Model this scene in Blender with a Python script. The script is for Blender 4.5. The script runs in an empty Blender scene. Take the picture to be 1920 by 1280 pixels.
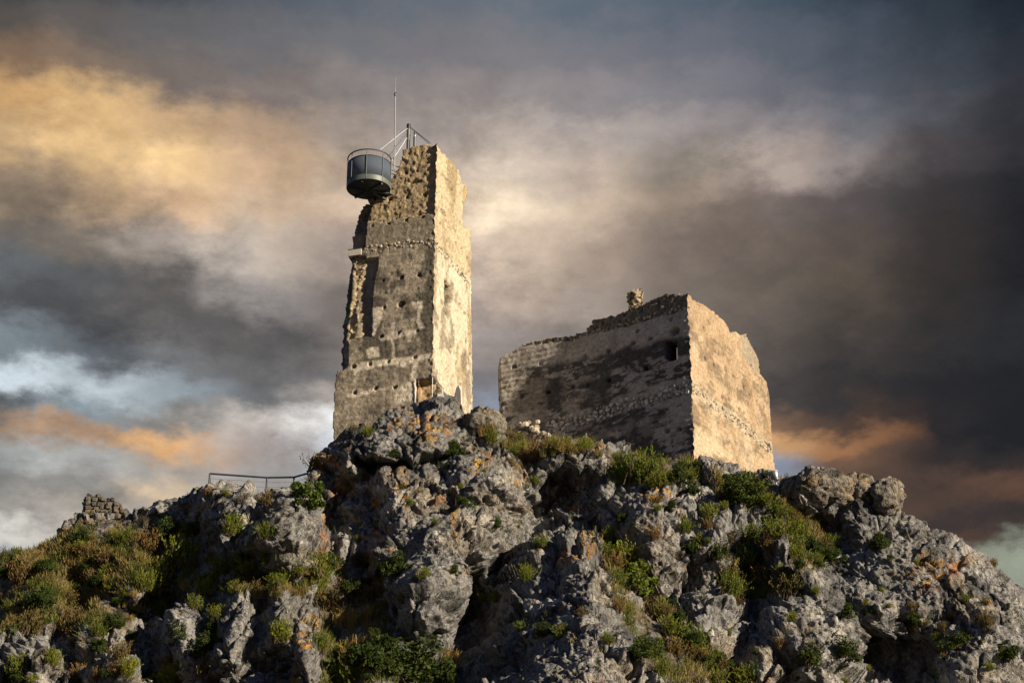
import bpy, math, random
import numpy as np
from mathutils import Vector, Matrix

# ------------------------------------------------------------------ camera
F = 3500.0                      # focal length in photo pixels (photo is 1920 x 1280)
TH = math.radians(24.0)         # camera pitch
CAM = np.array([0.0, 0.0, 1.7])
scene = bpy.context.scene
col = scene.collection
cd = bpy.data.cameras.new('camera'); co = bpy.data.objects.new('camera', cd); col.objects.link(co)
cd.sensor_width = 36.0; cd.lens = F / 1920 * 36.0; cd.clip_start = 0.5; cd.clip_end = 20000
co.location = CAM; co.rotation_euler = (math.pi / 2 + TH, 0, 0)
scene.camera = co

# ------------------------------------------------------------------ sun, exposure
SUN_AZ = math.radians(34.0)     # degrees from +X towards the camera
SUN_EL = math.radians(17.0)
S = np.array([math.cos(SUN_AZ) * math.cos(SUN_EL), -math.sin(SUN_AZ) * math.cos(SUN_EL), math.sin(SUN_EL)])
sl = bpy.data.lights.new('sun', 'SUN'); so = bpy.data.objects.new('sun', sl); col.objects.link(so)
sl.energy = 5.0; sl.angle = math.radians(0.5); sl.color = (1.0, 0.835, 0.61)
so.rotation_euler = Vector(S).to_track_quat('Z', 'Y').to_euler(); so.location = (60, -40, 80)
scene.view_settings.view_transform = 'Standard'; scene.view_settings.look = 'None'
scene.view_settings.exposure = 0.6; scene.view_settings.gamma = 1.0
scene.view_settings.use_curve_mapping = False
scene.render.engine = 'CYCLES'
scene.cycles.use_denoising = True
scene.cycles.max_bounces = 5; scene.cycles.diffuse_bounces = 2
scene.cycles.transparent_max_bounces = 8

# ------------------------------------------------------------------ sky: broken storm clouds at sunset
def lin(c):
    o = []
    for v in c:
        v /= 255.0
        o.append(v / 12.92 if v <= 0.04045 else ((v + 0.055) / 1.055) ** 2.4)
    return o

SKYX = [0, 160, 320, 480, 640, 800, 960, 1120, 1280, 1440, 1600, 1760, 1920]
SKY = [
 (0,   [(44,50,54),(54,60,64),(66,72,78),(80,86,94),(90,97,106),(98,105,115),(98,108,118),(92,103,115),(84,95,108),(70,81,94),(54,63,75),(38,46,55),(24,30,37)]),
 (100, [(84,77,70),(94,88,84),(98,96,96),(106,104,106),(112,112,116),(118,115,118),(125,122,125),(118,118,124),(105,108,117),(90,96,106),(72,80,91),(53,60,69),(32,38,45)]),
 (180, [(128,104,82),(130,112,96),(118,107,100),(126,114,108),(135,127,123),(142,133,130),(145,137,136),(138,131,132),(125,122,127),(108,109,117),(87,91,100),(68,72,80),(45,48,55)]),
 (250, [(200,158,105),(224,184,128),(198,164,124),(180,152,125),(160,145,133),(160,148,140),(182,168,157),(172,160,152),(150,141,138),(134,128,130),(110,109,114),(84,84,89),(58,58,62)]),
 (330, [(198,164,120),(226,188,134),(244,206,150),(205,172,138),(185,165,145),(178,162,148),(218,200,180),(186,168,153),(130,120,108),(172,156,146),(142,131,127),(88,81,81),(58,54,54)]),
 (400, [(150,130,108),(190,160,125),(218,182,145),(208,180,150),(198,174,150),(190,170,150),(246,224,194),(206,184,162),(158,140,124),(124,110,102),(98,88,85),(68,61,59),(44,40,39)]),
 (480, [(106,98,88),(118,108,96),(160,148,138),(195,180,165),(165,148,135),(178,160,145),(216,194,172),(172,153,137),(130,115,104),(118,104,93),(100,87,77),(66,57,51),(40,34,31)]),
 (560, [(98,101,103),(86,86,86),(92,87,82),(155,147,142),(120,110,103),(140,128,118),(178,160,146),(160,146,134),(128,115,103),(115,102,90),(100,87,74),(64,54,46),(38,32,28)]),
 (640, [(78,78,78),(70,69,68),(90,86,83),(94,90,87),(116,107,102),(130,122,118),(140,130,124),(130,120,112),(120,108,98),(105,94,84),(84,73,63),(60,52,45),(48,44,42)]),
 (700, [(120,130,136),(100,104,107),(120,120,120),(100,98,97),(116,112,110),(125,120,120),(120,117,118),(115,108,104),(110,100,92),(92,82,74),(70,62,55),(54,48,44),(45,42,41)]),
 (755, [(206,217,224),(194,204,211),(150,160,166),(108,108,108),(165,156,148),(130,132,140),(125,130,142),(115,112,112),(110,104,100),(80,72,67),(56,50,45),(44,38,35),(36,32,30)]),
 (805, [(88,90,90),(135,146,152),(128,124,118),(185,176,168),(232,230,228),(150,160,175),(135,145,160),(120,118,120),(118,112,108),(140,108,82),(84,64,50),(48,40,35),(36,30,27),(30,26,24)][:13]),
 (850, [(140,118,98),(165,134,106),(222,172,118),(165,154,148),(222,228,234),(170,176,188),(140,145,155),(120,118,120),(130,120,112),(226,174,120),(168,118,78),(44,36,31),(32,27,24)]),
 (900, [(150,152,150),(168,168,165),(172,163,152),(165,160,155),(165,172,182),(150,155,165),(140,145,155),(130,130,135),(140,140,145),(150,160,178),(118,88,66),(60,48,40),(54,42,35)]),
 (950, [(122,121,117),(140,136,130),(205,182,152),(172,167,163),(165,168,172),(150,155,160),(140,145,150),(135,135,138),(140,138,138),(150,140,132),(94,72,57),(92,69,54),(104,74,55)]),
 (1000,[(140,136,130),(165,156,145),(178,166,150),(170,165,160),(160,160,160),(150,150,152),(140,140,145),(135,135,138),(135,130,128),(120,105,95),(100,78,64),(72,58,49),(66,53,46)]),
 (1035,[(208,204,194),(198,190,180),(185,178,168),(170,165,160),(160,158,156),(150,148,148),(140,140,142),(135,132,132),(130,124,120),(120,105,94),(105,82,66),(104,76,58),(72,58,48)]),
 (1085,[(170,172,170),(165,165,162),(160,160,158),(155,155,154),(150,150,150),(145,145,146),(140,140,142),(138,136,136),(138,136,132),(142,138,130),(150,146,134),(160,162,144),(172,178,156)]),
]
def build_world():
    w = bpy.data.worlds.new('World'); scene.world = w; w.use_nodes = True
    nt = w.node_tree; N = nt.nodes; L = nt.links; N.clear()
    def node(t, **k):
        n = N.new(t)
        for a, b in k.items(): setattr(n, a, b)
        return n
    def math_(op, a, b=None, clamp=False):
        n = node('ShaderNodeMath', operation=op, use_clamp=clamp)
        for i, v in enumerate((a, b)):
            if v is None: continue
            if isinstance(v, (int, float)): n.inputs[i].default_value = v
            else: L.new(v, n.inputs[i])
        return n.outputs[0]
    tc = node('ShaderNodeTexCoord'); sep = node('ShaderNodeSeparateXYZ'); L.new(tc.outputs['Generated'], sep.inputs[0])
    az = math_('ARCTAN2', sep.outputs[0], sep.outputs[1])
    el = math_('ARCSINE', sep.outputs[2])
    comb = node('ShaderNodeCombineXYZ'); L.new(az, comb.inputs[0])
    L.new(math_('MULTIPLY', el, 1.7), comb.inputs[1])          # clouds are wider than high
    def noise(scale, detail, rough, off, dist=0.0):
        m = node('ShaderNodeMapping'); m.inputs['Location'].default_value = off; L.new(comb.outputs[0], m.inputs[0])
        n = node('ShaderNodeTexNoise'); n.inputs['Scale'].default_value = scale; n.inputs['Detail'].default_value = detail
        n.inputs['Roughness'].default_value = rough; n.inputs['Distortion'].default_value = dist
        L.new(m.outputs[0], n.inputs['Vector']); return n
    nA = noise(9, 4, 0.55, (3.1, 1.7, 0), 0.0); sA = node('ShaderNodeSeparateColor'); L.new(nA.outputs['Color'], sA.inputs[0])
    nB = noise(20, 10, 0.64, (7.3, 4.2, 0), 0.0); sB = node('ShaderNodeSeparateColor'); L.new(nB.outputs['Color'], sB.inputs[0])
    def warp(ch, aA, aB):
        return math_('ADD', math_('MULTIPLY', math_('SUBTRACT', sA.outputs[ch], 0.5), aA), math_('MULTIPLY', math_('SUBTRACT', sB.outputs[ch], 0.5), aB))
    az2 = math_('ADD', az, warp(0, 0.045, 0.075)); el2 = math_('ADD', el, warp(1, 0.026, 0.050))
    A0, A1 = -0.75, 0.75
    fa = math_('DIVIDE', math_('SUBTRACT', az2, A0), A1 - A0)
    avg = lin((56, 73, 104))
    prev = None; pel = None
    for (py, row) in SKY:
        e = TH + math.atan((640 - py) / F)
        cr = node('ShaderNodeValToRGB'); r = cr.color_ramp; r.interpolation = 'EASE'
        stops = [(0.0, avg)]
        for px, c in zip(SKYX, row):
            a = math.atan((px - 960) / (F * math.cos(e)) * math.cos(e - TH))
            vg_ = {1600: .92, 1760: .82, 1920: .78}.get(px, 1.0); stops.append(((a - A0) / (A1 - A0), [vg_ * q for q in lin(c)]))
        stops.append((1.0, avg))
        while len(r.elements) < len(stops): r.elements.new(0.5)
        for el_, (p, c) in zip(r.elements, stops):
            el_.position = p; el_.color = (*c, 1)
        L.new(fa, cr.inputs[0])
        if prev is None: prev = cr.outputs[0]
        else:
            mr = node('ShaderNodeMapRange', interpolation_type='SMOOTHSTEP')
            L.new(el2, mr.inputs[0]); mr.inputs[1].default_value = pel; mr.inputs[2].default_value = e
            mx = node('ShaderNodeMix', data_type='RGBA'); L.new(mr.outputs[0], mx.inputs[0])
            L.new(prev, mx.inputs[6]); L.new(cr.outputs[0], mx.inputs[7]); prev = mx.outputs[2]
        pel = e
    # the dark storm bank: its torn upper edge climbs to the right
    EDGE = [(700, 440), (1000, 420), (1080, 400), (1150, 360), (1205, 310), (1290, 335), (1350, 395), (1450, 370), (1600, 315), (1750, 262), (1920, 215), (2500, 120)]
    E0, E1 = 0.2, 0.7
    cr = node('ShaderNodeValToRGB'); r = cr.color_ramp; r.interpolation = 'EASE'
    while len(r.elements) < len(EDGE): r.elements.new(0.5)
    for q_, (px, py) in zip(r.elements, EDGE):
        e = TH + math.atan((640 - py) / F); a = math.atan((px - 960) / (F * math.cos(e)) * math.cos(e - TH))
        q_.position = (a - A0) / (A1 - A0); v_ = (e - E0) / (E1 - E0); q_.color = (v_, v_, v_, 1)
    L.new(math_('DIVIDE', math_('SUBTRACT', math_('ADD', az, warp(0, 0.02, 0.05)), A0), A1 - A0), cr.inputs[0])
    edge = math_('ADD', math_('MULTIPLY', cr.outputs[0], E1 - E0), E0)
    dist = math_('SUBTRACT', edge, math_('ADD', el, warp(1, 0.012, 0.055)))
    def ramp(x, lo, hi, a, b):
        m_ = node('ShaderNodeMapRange', interpolation_type='SMOOTHSTEP'); L.new(x, m_.inputs[0])
        for i_, v_ in enumerate((lo, hi, a, b)): m_.inputs[i_ + 1].default_value = v_
        return m_.outputs[0]
    bank = math_('MULTIPLY', ramp(dist, -0.006, 0.014, 1.10, 0.80), ramp(dist, -0.05, -0.004, 0.93, 1.0))
    fz = ramp(math_('ADD', az, warp(0, 0.03, 0.06)), math.atan((1060 - 960) / (F * math.cos(TH))), math.atan((1300 - 960) / (F * math.cos(TH))), 0.0, 1.0)
    bank = math_('ADD', math_('MULTIPLY', math_('SUBTRACT', bank, 1.0), fz), 1.0)
    # fine cloud wisps modulate the cloud brightness
    g = math_('ADD', math_('MULTIPLY', math_('SUBTRACT', nB.outputs[0], 0.5), 1.25), 0.98)
    nC = noise(46, 9, 0.66, (1.3, 9.2, 0), 0.0)
    g = math_('MULTIPLY', g, math_('ADD', math_('MULTIPLY', math_('SUBTRACT', nC.outputs[0], 0.5), 0.55), 1.0))
    g2 = math_('ADD', math_('MULTIPLY', math_('SUBTRACT', nA.outputs[0], 0.5), 0.55), 1.0)
    gg = math_('MULTIPLY', math_('MULTIPLY', g, g2), bank)
    hi = node('ShaderNodeMapRange', interpolation_type='SMOOTHSTEP'); L.new(el, hi.inputs[0])   # the high veil is smooth
    hi.inputs[1].default_value = TH + math.atan(620 / F); hi.inputs[2].default_value = TH + math.atan(330 / F)
    gm = node('ShaderNodeMix', data_type='FLOAT'); L.new(hi.outputs[0], gm.inputs[0]); gm.inputs[2].default_value = 0.97; L.new(gg, gm.inputs[3])
    vs = node('ShaderNodeVectorMath', operation='SCALE'); L.new(prev, vs.inputs[0]); L.new(gm.outputs[0], vs.inputs['Scale'])
    bgc = node('ShaderNodeBackground'); L.new(vs.outputs[0], bgc.inputs[0]); bgc.inputs[1].default_value = 0.74
    sky = node('ShaderNodeTexSky', sky_type='NISHITA', sun_disc=False, sun_elevation=SUN_EL, sun_rotation=math.atan2(S[0], S[1]))
    bgs = node('ShaderNodeBackground'); L.new(sky.outputs[0], bgs.inputs[0]); bgs.inputs[1].default_value = 0.05
    ms = node('ShaderNodeMixShader'); ms.inputs[0].default_value = 0.93
    L.new(bgs.outputs[0], ms.inputs[1]); L.new(bgc.outputs[0], ms.inputs[2])
    out = node('ShaderNodeOutputWorld'); L.new(ms.outputs[0], out.inputs[0])
    w.cycles.sampling_method = 'MANUAL'; w.cycles.sample_map_resolution = 512
build_world()

# ------------------------------------------------------------------ pixel helpers
CT, ST = math.cos(TH), math.sin(TH)
def ray(px, py):
    px = np.asarray(px, float); py = np.asarray(py, float)
    b = 640 - py
    return np.stack([px - 960 + 0 * b, F * CT - b * ST + 0 * px, F * ST + b * CT + 0 * px], -1)
def at(px, py, Y):
    d = ray(px, py); return CAM + d * (np.asarray(Y, float) / d[..., 1])[..., None]
def project(p):
    q = np.asarray(p) - CAM
    fw = q[..., 1] * CT + q[..., 2] * ST; up = -q[..., 1] * ST + q[..., 2] * CT
    return 960 + F * q[..., 0] / fw, 640 - F * up / fw
R1 = lambda pts: [(600 + x / 3.656, 130 + y / 3.656) for x, y in pts]
R2 = lambda pts: [(600 + x / 3.2, 450 + y / 3.2) for x, y in pts]
R3 = lambda pts: [(920 + x / 3.2, 520 + y / 3.2) for x, y in pts]

# ------------------------------------------------------------------ noise (vectorised)
def _hash(ix, iy, iz, seed):
    h = (ix.astype(np.uint32) * np.uint32(374761393) + iy.astype(np.uint32) * np.uint32(668265263)
         + iz.astype(np.uint32) * np.uint32(2147483647) + np.uint32(seed * 974711 + 12345))
    h = (h ^ (h >> np.uint32(13))) * np.uint32(1274126177)
    h = (h ^ (h >> np.uint32(15))) * np.uint32(2246822519)
    return h ^ (h >> np.uint32(16))
def vnoise(P, scale, seed=0):
    """value noise, about -1..1, feature size = scale metres"""
    Q = (np.asarray(P, np.float32) / scale + 1000.0)
    I = np.floor(Q).astype(np.int64); f = Q - I; u = f * f * f * (f * (f * 6 - 15) + 10)
    out = 0
    for dx in (0, 1):
        wx = u[..., 0] if dx else 1 - u[..., 0]
        for dy in (0, 1):
            wy = u[..., 1] if dy else 1 - u[..., 1]
            for dz in (0, 1):
                wz = u[..., 2] if dz else 1 - u[..., 2]
                h = _hash(I[..., 0] + dx, I[..., 1] + dy, I[..., 2] + dz, seed)
                out = out + wx * wy * wz * (h.astype(np.float32) / 2147483648.0 - 1.0)
    return out
def fbm(P, scale, octs=4, seed=0, gain=0.5):
    o = 0; a = 1.0; t = 0
    for i in range(octs):
        o = o + a * vnoise(P, scale / 2 ** i, seed + i * 17); t += a; a *= gain
    return o / t
def worley(P, scale, seed=0):
    """F1 and F2 distances in cells, and a random value per nearest cell"""
    Q = (np.asarray(P, np.float32) / scale + 1000.0)
    I = np.floor(Q).astype(np.int64); f = (Q - I).astype(np.float32)
    f1 = np.full(Q.shape[:-1], 9.0, np.float32); f2 = f1.copy(); cid = np.zeros(Q.shape[:-1], np.float32); tilt = cid.copy()
    for dx in (-1, 0, 1):
        for dy in (-1, 0, 1):
            for dz in (-1, 0, 1):
                h = _hash(I[..., 0] + dx, I[..., 1] + dy, I[..., 2] + dz, seed)
                rx = (h & np.uint32(1023)).astype(np.float32) / 1023; ry = ((h >> np.uint32(10)) & np.uint32(1023)).astype(np.float32) / 1023
                rz = ((h >> np.uint32(20)) & np.uint32(1023)).astype(np.float32) / 1023
                ex = dx + rx - f[..., 0]; ey = dy + ry - f[..., 1]; ez = dz + rz - f[..., 2]
                d = ex * ex + ey * ey + ez * ez
                n = d < f1
                tilt = np.where(n, ex * (ry - .5) * 2 + ey * (rz - .5) * 2 + ez * (rx - .5) * 2, tilt)
                f2 = np.where(n, f1, np.minimum(f2, d)); cid = np.where(n, rx, cid); f1 = np.where(n, d, f1)
    return np.sqrt(f1), np.sqrt(f2), cid, tilt
def smooth(a, b, x):
    t = np.clip((x - a) / (b - a), 0, 1); return t * t * (3 - 2 * t)
def inpoly(X, Y, poly):
    ins = np.zeros(X.shape, bool); n = len(poly)
    for i in range(n):
        x1, y1 = poly[i]; x2, y2 = poly[(i + 1) % n]
        c = ((y1 > Y) != (y2 > Y))
        ins ^= c & (X < (x2 - x1) * (Y - y1) / ((y2 - y1) if y2 != y1 else 1e-9) + x1)
    return ins
def segdist(X, Y, pts):
    d = np.full(X.shape, 1e9)
    for (x1, y1), (x2, y2) in zip(pts[:-1], pts[1:]):
        l2 = (x2 - x1) ** 2 + (y2 - y1) ** 2
        t = np.clip(((X - x1) * (x2 - x1) + (Y - y1) * (y2 - y1)) / l2, 0, 1)
        d = np.minimum(d, np.hypot(X - x1 - t * (x2 - x1), Y - y1 - t * (y2 - y1)))
    return d
def interp(x, pts):
    return np.interp(x, [p[0] for p in pts], [p[1] for p in pts])

# ------------------------------------------------------------------ mesh helpers
def mesh_np(name, V, Q, colors=None, smooth_=True):
    """quads (n,4) or list of faces"""
    me = bpy.data.meshes.new(name)
    V = np.asarray(V, np.float32)
    if isinstance(Q, np.ndarray):
        k = Q.shape[1]; n = Q.shape[0]
        me.vertices.add(len(V)); me.vertices.foreach_set('co', V.ravel())
        me.loops.add(n * k); me.loops.foreach_set('vertex_index', Q.astype(np.int32).ravel())
        me.polygons.add(n); me.polygons.foreach_set('loop_start', np.arange(0, n * k, k, dtype=np.int32))
        me.polygons.foreach_set('loop_total', np.full(n, k, np.int32))
    else:
        me.from_pydata(V.tolist(), [], Q)
    me.update(calc_edges=True)
    if smooth_: me.polygons.foreach_set('use_smooth', np.ones(len(me.polygons), bool))
    if colors is not None:
        a = me.color_attributes.new('Col', 'FLOAT_COLOR', 'POINT')
        c = np.ones((len(V), 4), np.float32); c[:, :3] = colors
        a.data.foreach_set('color', c.ravel())
    return me
def link(name, data, mat=None, parent=None, loc=None):
    o = bpy.data.objects.new(name, data); col.objects.link(o)
    if mat and data: 
        if not data.materials: data.materials.append(mat)
    if parent: o.parent = parent
    if loc is not None: o.location = loc
    return o
def tag(o, label=None, cat=None, group=None, kind=None):
    if label: o['label'] = label
    if cat: o['category'] = cat
    if group: o['group'] = group
    if kind: o['kind'] = kind
    return o
class MB:
    def __init__(s): s.v = []; s.f = []
    def add(s, v, f):
        b = len(s.v); s.v += [tuple(map(float, p)) for p in v]; s.f += [tuple(b + i for i in q) for q in f]
    def tube(s, pts, r, n=10, closed=False, cap=True):
        pts = [np.array(p, float) for p in pts]; m = len(pts)
        rs = r if isinstance(r, (list, tuple)) else [r] * m
        ring = []; prev = None
        for i, p in enumerate(pts):
            if closed: t = pts[(i + 1) % m] - pts[i - 1]
            else: t = pts[min(i + 1, m - 1)] - pts[max(i - 1, 0)]
            t = t / (np.linalg.norm(t) + 1e-12)
            a = np.array([0, 0, 1.0]) if abs(t[2]) < 0.9 else np.array([1.0, 0, 0])
            if prev is not None: a = prev
            u = a - t * a.dot(t); u /= np.linalg.norm(u); prev = u; w = np.cross(t, u)
            ring.append([p + rs[i] * (u * math.cos(2 * math.pi * k / n) + w * math.sin(2 * math.pi * k / n)) for k in range(n)])
        v = [q for rr in ring for q in rr]; f = []
        for i in range(m if closed else m - 1):
            j = (i + 1) % m
            for k in range(n):
                f.append((i * n + k, i * n + (k + 1) % n, j * n + (k + 1) % n, j * n + k))
        if cap and not closed:
            f.append(tuple(range(n - 1, -1, -1))); f.append(tuple((m - 1) * n + k for k in range(n)))
        s.add(v, f)
    def lathe(s, prof, c, n=40, cap=True):
        c = np.array(c, float); v = []; f = []
        for r, z in prof:
            v += [c + np.array([r * math.cos(2 * math.pi * k / n), r * math.sin(2 * math.pi * k / n), z]) for k in range(n)]
        for i in range(len(prof) - 1):
            for k in range(n):
                f.append((i * n + k, i * n + (k + 1) % n, (i + 1) * n + (k + 1) % n, (i + 1) * n + k))
        if cap:
            f.append(tuple(range(n - 1, -1, -1))); f.append(tuple((len(prof) - 1) * n + k for k in range(n)))
        s.add(v, f)
    def box(s, c, ax, ay, az):
        c, ax, ay, az = [np.array(q, float) for q in (c, ax, ay, az)]
        v = [c + i * ax + j * ay + k * az for i in (-1, 1) for j in (-1, 1) for k in (-1, 1)]
        s.add(v, [(0, 1, 3, 2), (4, 6, 7, 5), (0, 4, 5, 1), (2, 3, 7, 6), (0, 2, 6, 4), (1, 5, 7, 3)])
    def build(s, name, mat, parent=None, smooth_=True, base=None):
        v = np.array(s.v)
        if base is not None: v = v - np.array(base)
        me = mesh_np(name, v, s.f, smooth_=smooth_)
        if smooth_: 
            try: me.set_sharp_from_angle(angle=math.radians(40))
            except Exception: pass
        return link(name, me, mat, parent)

# ------------------------------------------------------------------ materials
def mat_attr(name, rough=0.95, var=0.35, nscale=9.0, bump=0.6, bscale=14.0, bdist=0.05):
    """albedo from the vertex colours (wear, lichen, plaster), broken up by fine noise, with a grainy bump"""
    m = bpy.data.materials.new(name); m.use_nodes = True; nt = m.node_tree; N = nt.nodes; L = nt.links
    b = N['Principled BSDF']; b.inputs['Roughness'].default_value = rough; b.inputs['Specular IOR Level'].default_value = 0.15
    at_ = N.new('ShaderNodeAttribute'); at_.attribute_name = 'Col'
    tc = N.new('ShaderNodeTexCoord')
    n1 = N.new('ShaderNodeTexNoise'); n1.inputs['Scale'].default_value = nscale; n1.inputs['Detail'].default_value = 5; n1.inputs['Roughness'].default_value = 0.65
    L.new(tc.outputs['Object'], n1.inputs['Vector'])
    mr = N.new('ShaderNodeMapRange'); mr.inputs[1].default_value = 0.3; mr.inputs[2].default_value = 0.7
    mr.inputs[3].default_value = 1 - var; mr.inputs[4].default_value = 1 + var; L.new(n1.outputs[0], mr.inputs[0])
    vm = N.new('ShaderNodeVectorMath'); vm.operation = 'SCALE'; L.new(at_.outputs['Color'], vm.inputs[0]); L.new(mr.outputs[0], vm.inputs['Scale'])
    L.new(vm.outputs[0], b.inputs['Base Color'])
    n2 = N.new('ShaderNodeTexNoise'); n2.inputs['Scale'].default_value = bscale; n2.inputs['Detail'].default_value = 4; n2.inputs['Roughness'].default_value = 0.7
    L.new(tc.outputs['Object'], n2.inputs['Vector'])
    bp = N.new('ShaderNodeBump'); bp.inputs['Strength'].default_value = bump; bp.inputs['Distance'].default_value = bdist
    L.new(n2.outputs[0], bp.inputs['Height']); L.new(bp.outputs[0], b.inputs['Normal'])
    return m
def mat_rock(name):
    """limestone: vertex-colour albedo, speckled with pale chips and dark pits, with pitted two-scale bump"""
    m = mat_attr(name, var=0.4, nscale=5.0, bump=1.0, bscale=6.5, bdist=0.13); nt = m.node_tree; N = nt.nodes; L = nt.links
    b = N['Principled BSDF']; tc = [n for n in N if n.type == 'TEX_COORD'][0]
    src = b.inputs['Base Color'].links[0].from_socket
    def spk(scale, lo, hi, off):
        mp = N.new('ShaderNodeMapping'); mp.inputs['Location'].default_value = (off, off, 0); mp.inputs['Scale'].default_value = (1, 1, .7); L.new(tc.outputs['Object'], mp.inputs[0])
        n = N.new('ShaderNodeTexNoise'); n.inputs['Scale'].default_value = scale; n.inputs['Detail'].default_value = 3; n.inputs['Roughness'].default_value = .6; L.new(mp.outputs[0], n.inputs['Vector'])
        r = N.new('ShaderNodeMapRange'); r.interpolation_type = 'SMOOTHSTEP'; r.inputs[1].default_value = lo; r.inputs[2].default_value = hi; L.new(n.outputs[0], r.inputs[0]); return n, r
    _, dark = spk(4.2, .52, .62, 3); _, pale = spk(5.5, .58, .66, 11)
    _, var = spk(.45, .40, .60, 23)
    def mul(fac, k, amt):
        q_ = N.new('ShaderNodeMath'); q_.operation = 'MULTIPLY'; L.new(fac, q_.inputs[0]); w_ = N.new('ShaderNodeMath'); w_.operation = 'MULTIPLY_ADD'; L.new(var.outputs[0], w_.inputs[0]); w_.inputs[1].default_value = .8; w_.inputs[2].default_value = .2
        L.new(w_.outputs[0], q_.inputs[1]); fac = q_.outputs[0]
        mx = N.new('ShaderNodeMix'); mx.data_type = 'FLOAT'; mx.inputs[2].default_value = 1.0; mx.inputs[3].default_value = k; L.new(fac, mx.inputs[0]); return mx.outputs[0]
    pr = N.new('ShaderNodeMath'); pr.operation = 'MULTIPLY'; L.new(mul(dark.outputs[0], .38, 1), pr.inputs[0]); L.new(mul(pale.outputs[0], 1.9, 1), pr.inputs[1])
    v = N.new('ShaderNodeVectorMath'); v.operation = 'SCALE'; L.new(src, v.inputs[0]); L.new(pr.outputs[0], v.inputs['Scale']); L.new(v.outputs[0], b.inputs['Base Color'])
    bp0 = b.inputs['Normal'].links[0].from_node
    bp = N.new('ShaderNodeBump'); bp.inputs['Strength'].default_value = .8; bp.inputs['Distance'].default_value = .16; bp.invert = True
    L.new(dark.outputs[0], bp.inputs['Height']); L.new(bp0.outputs[0], bp.inputs['Normal']); L.new(bp.outputs[0], b.inputs['Normal'])
    return m
def mat_plain(name, c, rough=0.5, metal=0.0, nscale=20, var=0.15, bump=0.0, alpha=None):
    m = bpy.data.materials.new(name); m.use_nodes = True; nt = m.node_tree; N = nt.nodes; L = nt.links
    b = N['Principled BSDF']; b.inputs['Roughness'].default_value = rough; b.inputs['Metallic'].default_value = metal
    tc = N.new('ShaderNodeTexCoord'); n1 = N.new('ShaderNodeTexNoise'); n1.inputs['Scale'].default_value = nscale; n1.inputs['Detail'].default_value = 4
    L.new(tc.outputs['Object'], n1.inputs['Vector'])
    mx = N.new('ShaderNodeMix'); mx.data_type = 'RGBA'; L.new(n1.outputs[0], mx.inputs[0])
    mx.inputs[6].default_value = (*[v * (1 - var) for v in c], 1); mx.inputs[7].default_value = (*[v * (1 + var) for v in c], 1)
    L.new(mx.outputs[2], b.inputs['Base Color'])
    if bump:
        bp = N.new('ShaderNodeBump'); bp.inputs['Strength'].default_value = bump; bp.inputs['Distance'].default_value = 0.03
        L.new(n1.outputs[0], bp.inputs['Height']); L.new(bp.outputs[0], b.inputs['Normal'])
    if alpha is not None: b.inputs['Alpha'].default_value = alpha
    return m
def mat_leaf(name, c, trans=0.3, hue=0.25):
    m = bpy.data.materials.new(name); m.use_nodes = True; nt = m.node_tree; N = nt.nodes; L = nt.links
    b = N['Principled BSDF']; b.inputs['Roughness'].default_value = 0.7; b.inputs['Specular IOR Level'].default_value = 0.2
    at_ = N.new('ShaderNodeAttribute'); at_.attribute_name = 'Col'
    oi = N.new('ShaderNodeObjectInfo')
    mx = N.new('ShaderNodeMix'); mx.data_type = 'RGBA'; L.new(oi.outputs['Random'], mx.inputs[0])
    mx.inputs[6].default_value = (c[0] * (1 - hue), c[1] * (1 - hue * 0.6), c[2] * (1 - hue), 1)
    mx.inputs[7].default_value = (c[0] * (1 + hue * 1.6), c[1] * (1 + hue), c[2] * (1 + hue * 0.4), 1)
    mu = N.new('ShaderNodeMix'); mu.data_type = 'RGBA'; mu.blend_type = 'MULTIPLY'; mu.inputs[0].default_value = 1
    L.new(mx.outputs[2], mu.inputs[6]); L.new(at_.outputs['Color'], mu.inputs[7])
    L.new(mu.outputs[2], b.inputs['Base Color'])
    tr = N.new('ShaderNodeBsdfTranslucent'); L.new(mu.outputs[2], tr.inputs[0])
    ms = N.new('ShaderNodeMixShader'); ms.inputs[0].default_value = trans
    L.new(b.outputs[0], ms.inputs[1]); L.new(tr.outputs[0], ms.inputs[2]); L.new(ms.outputs[0], N['Material Output'].inputs[0])
    return m
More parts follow.
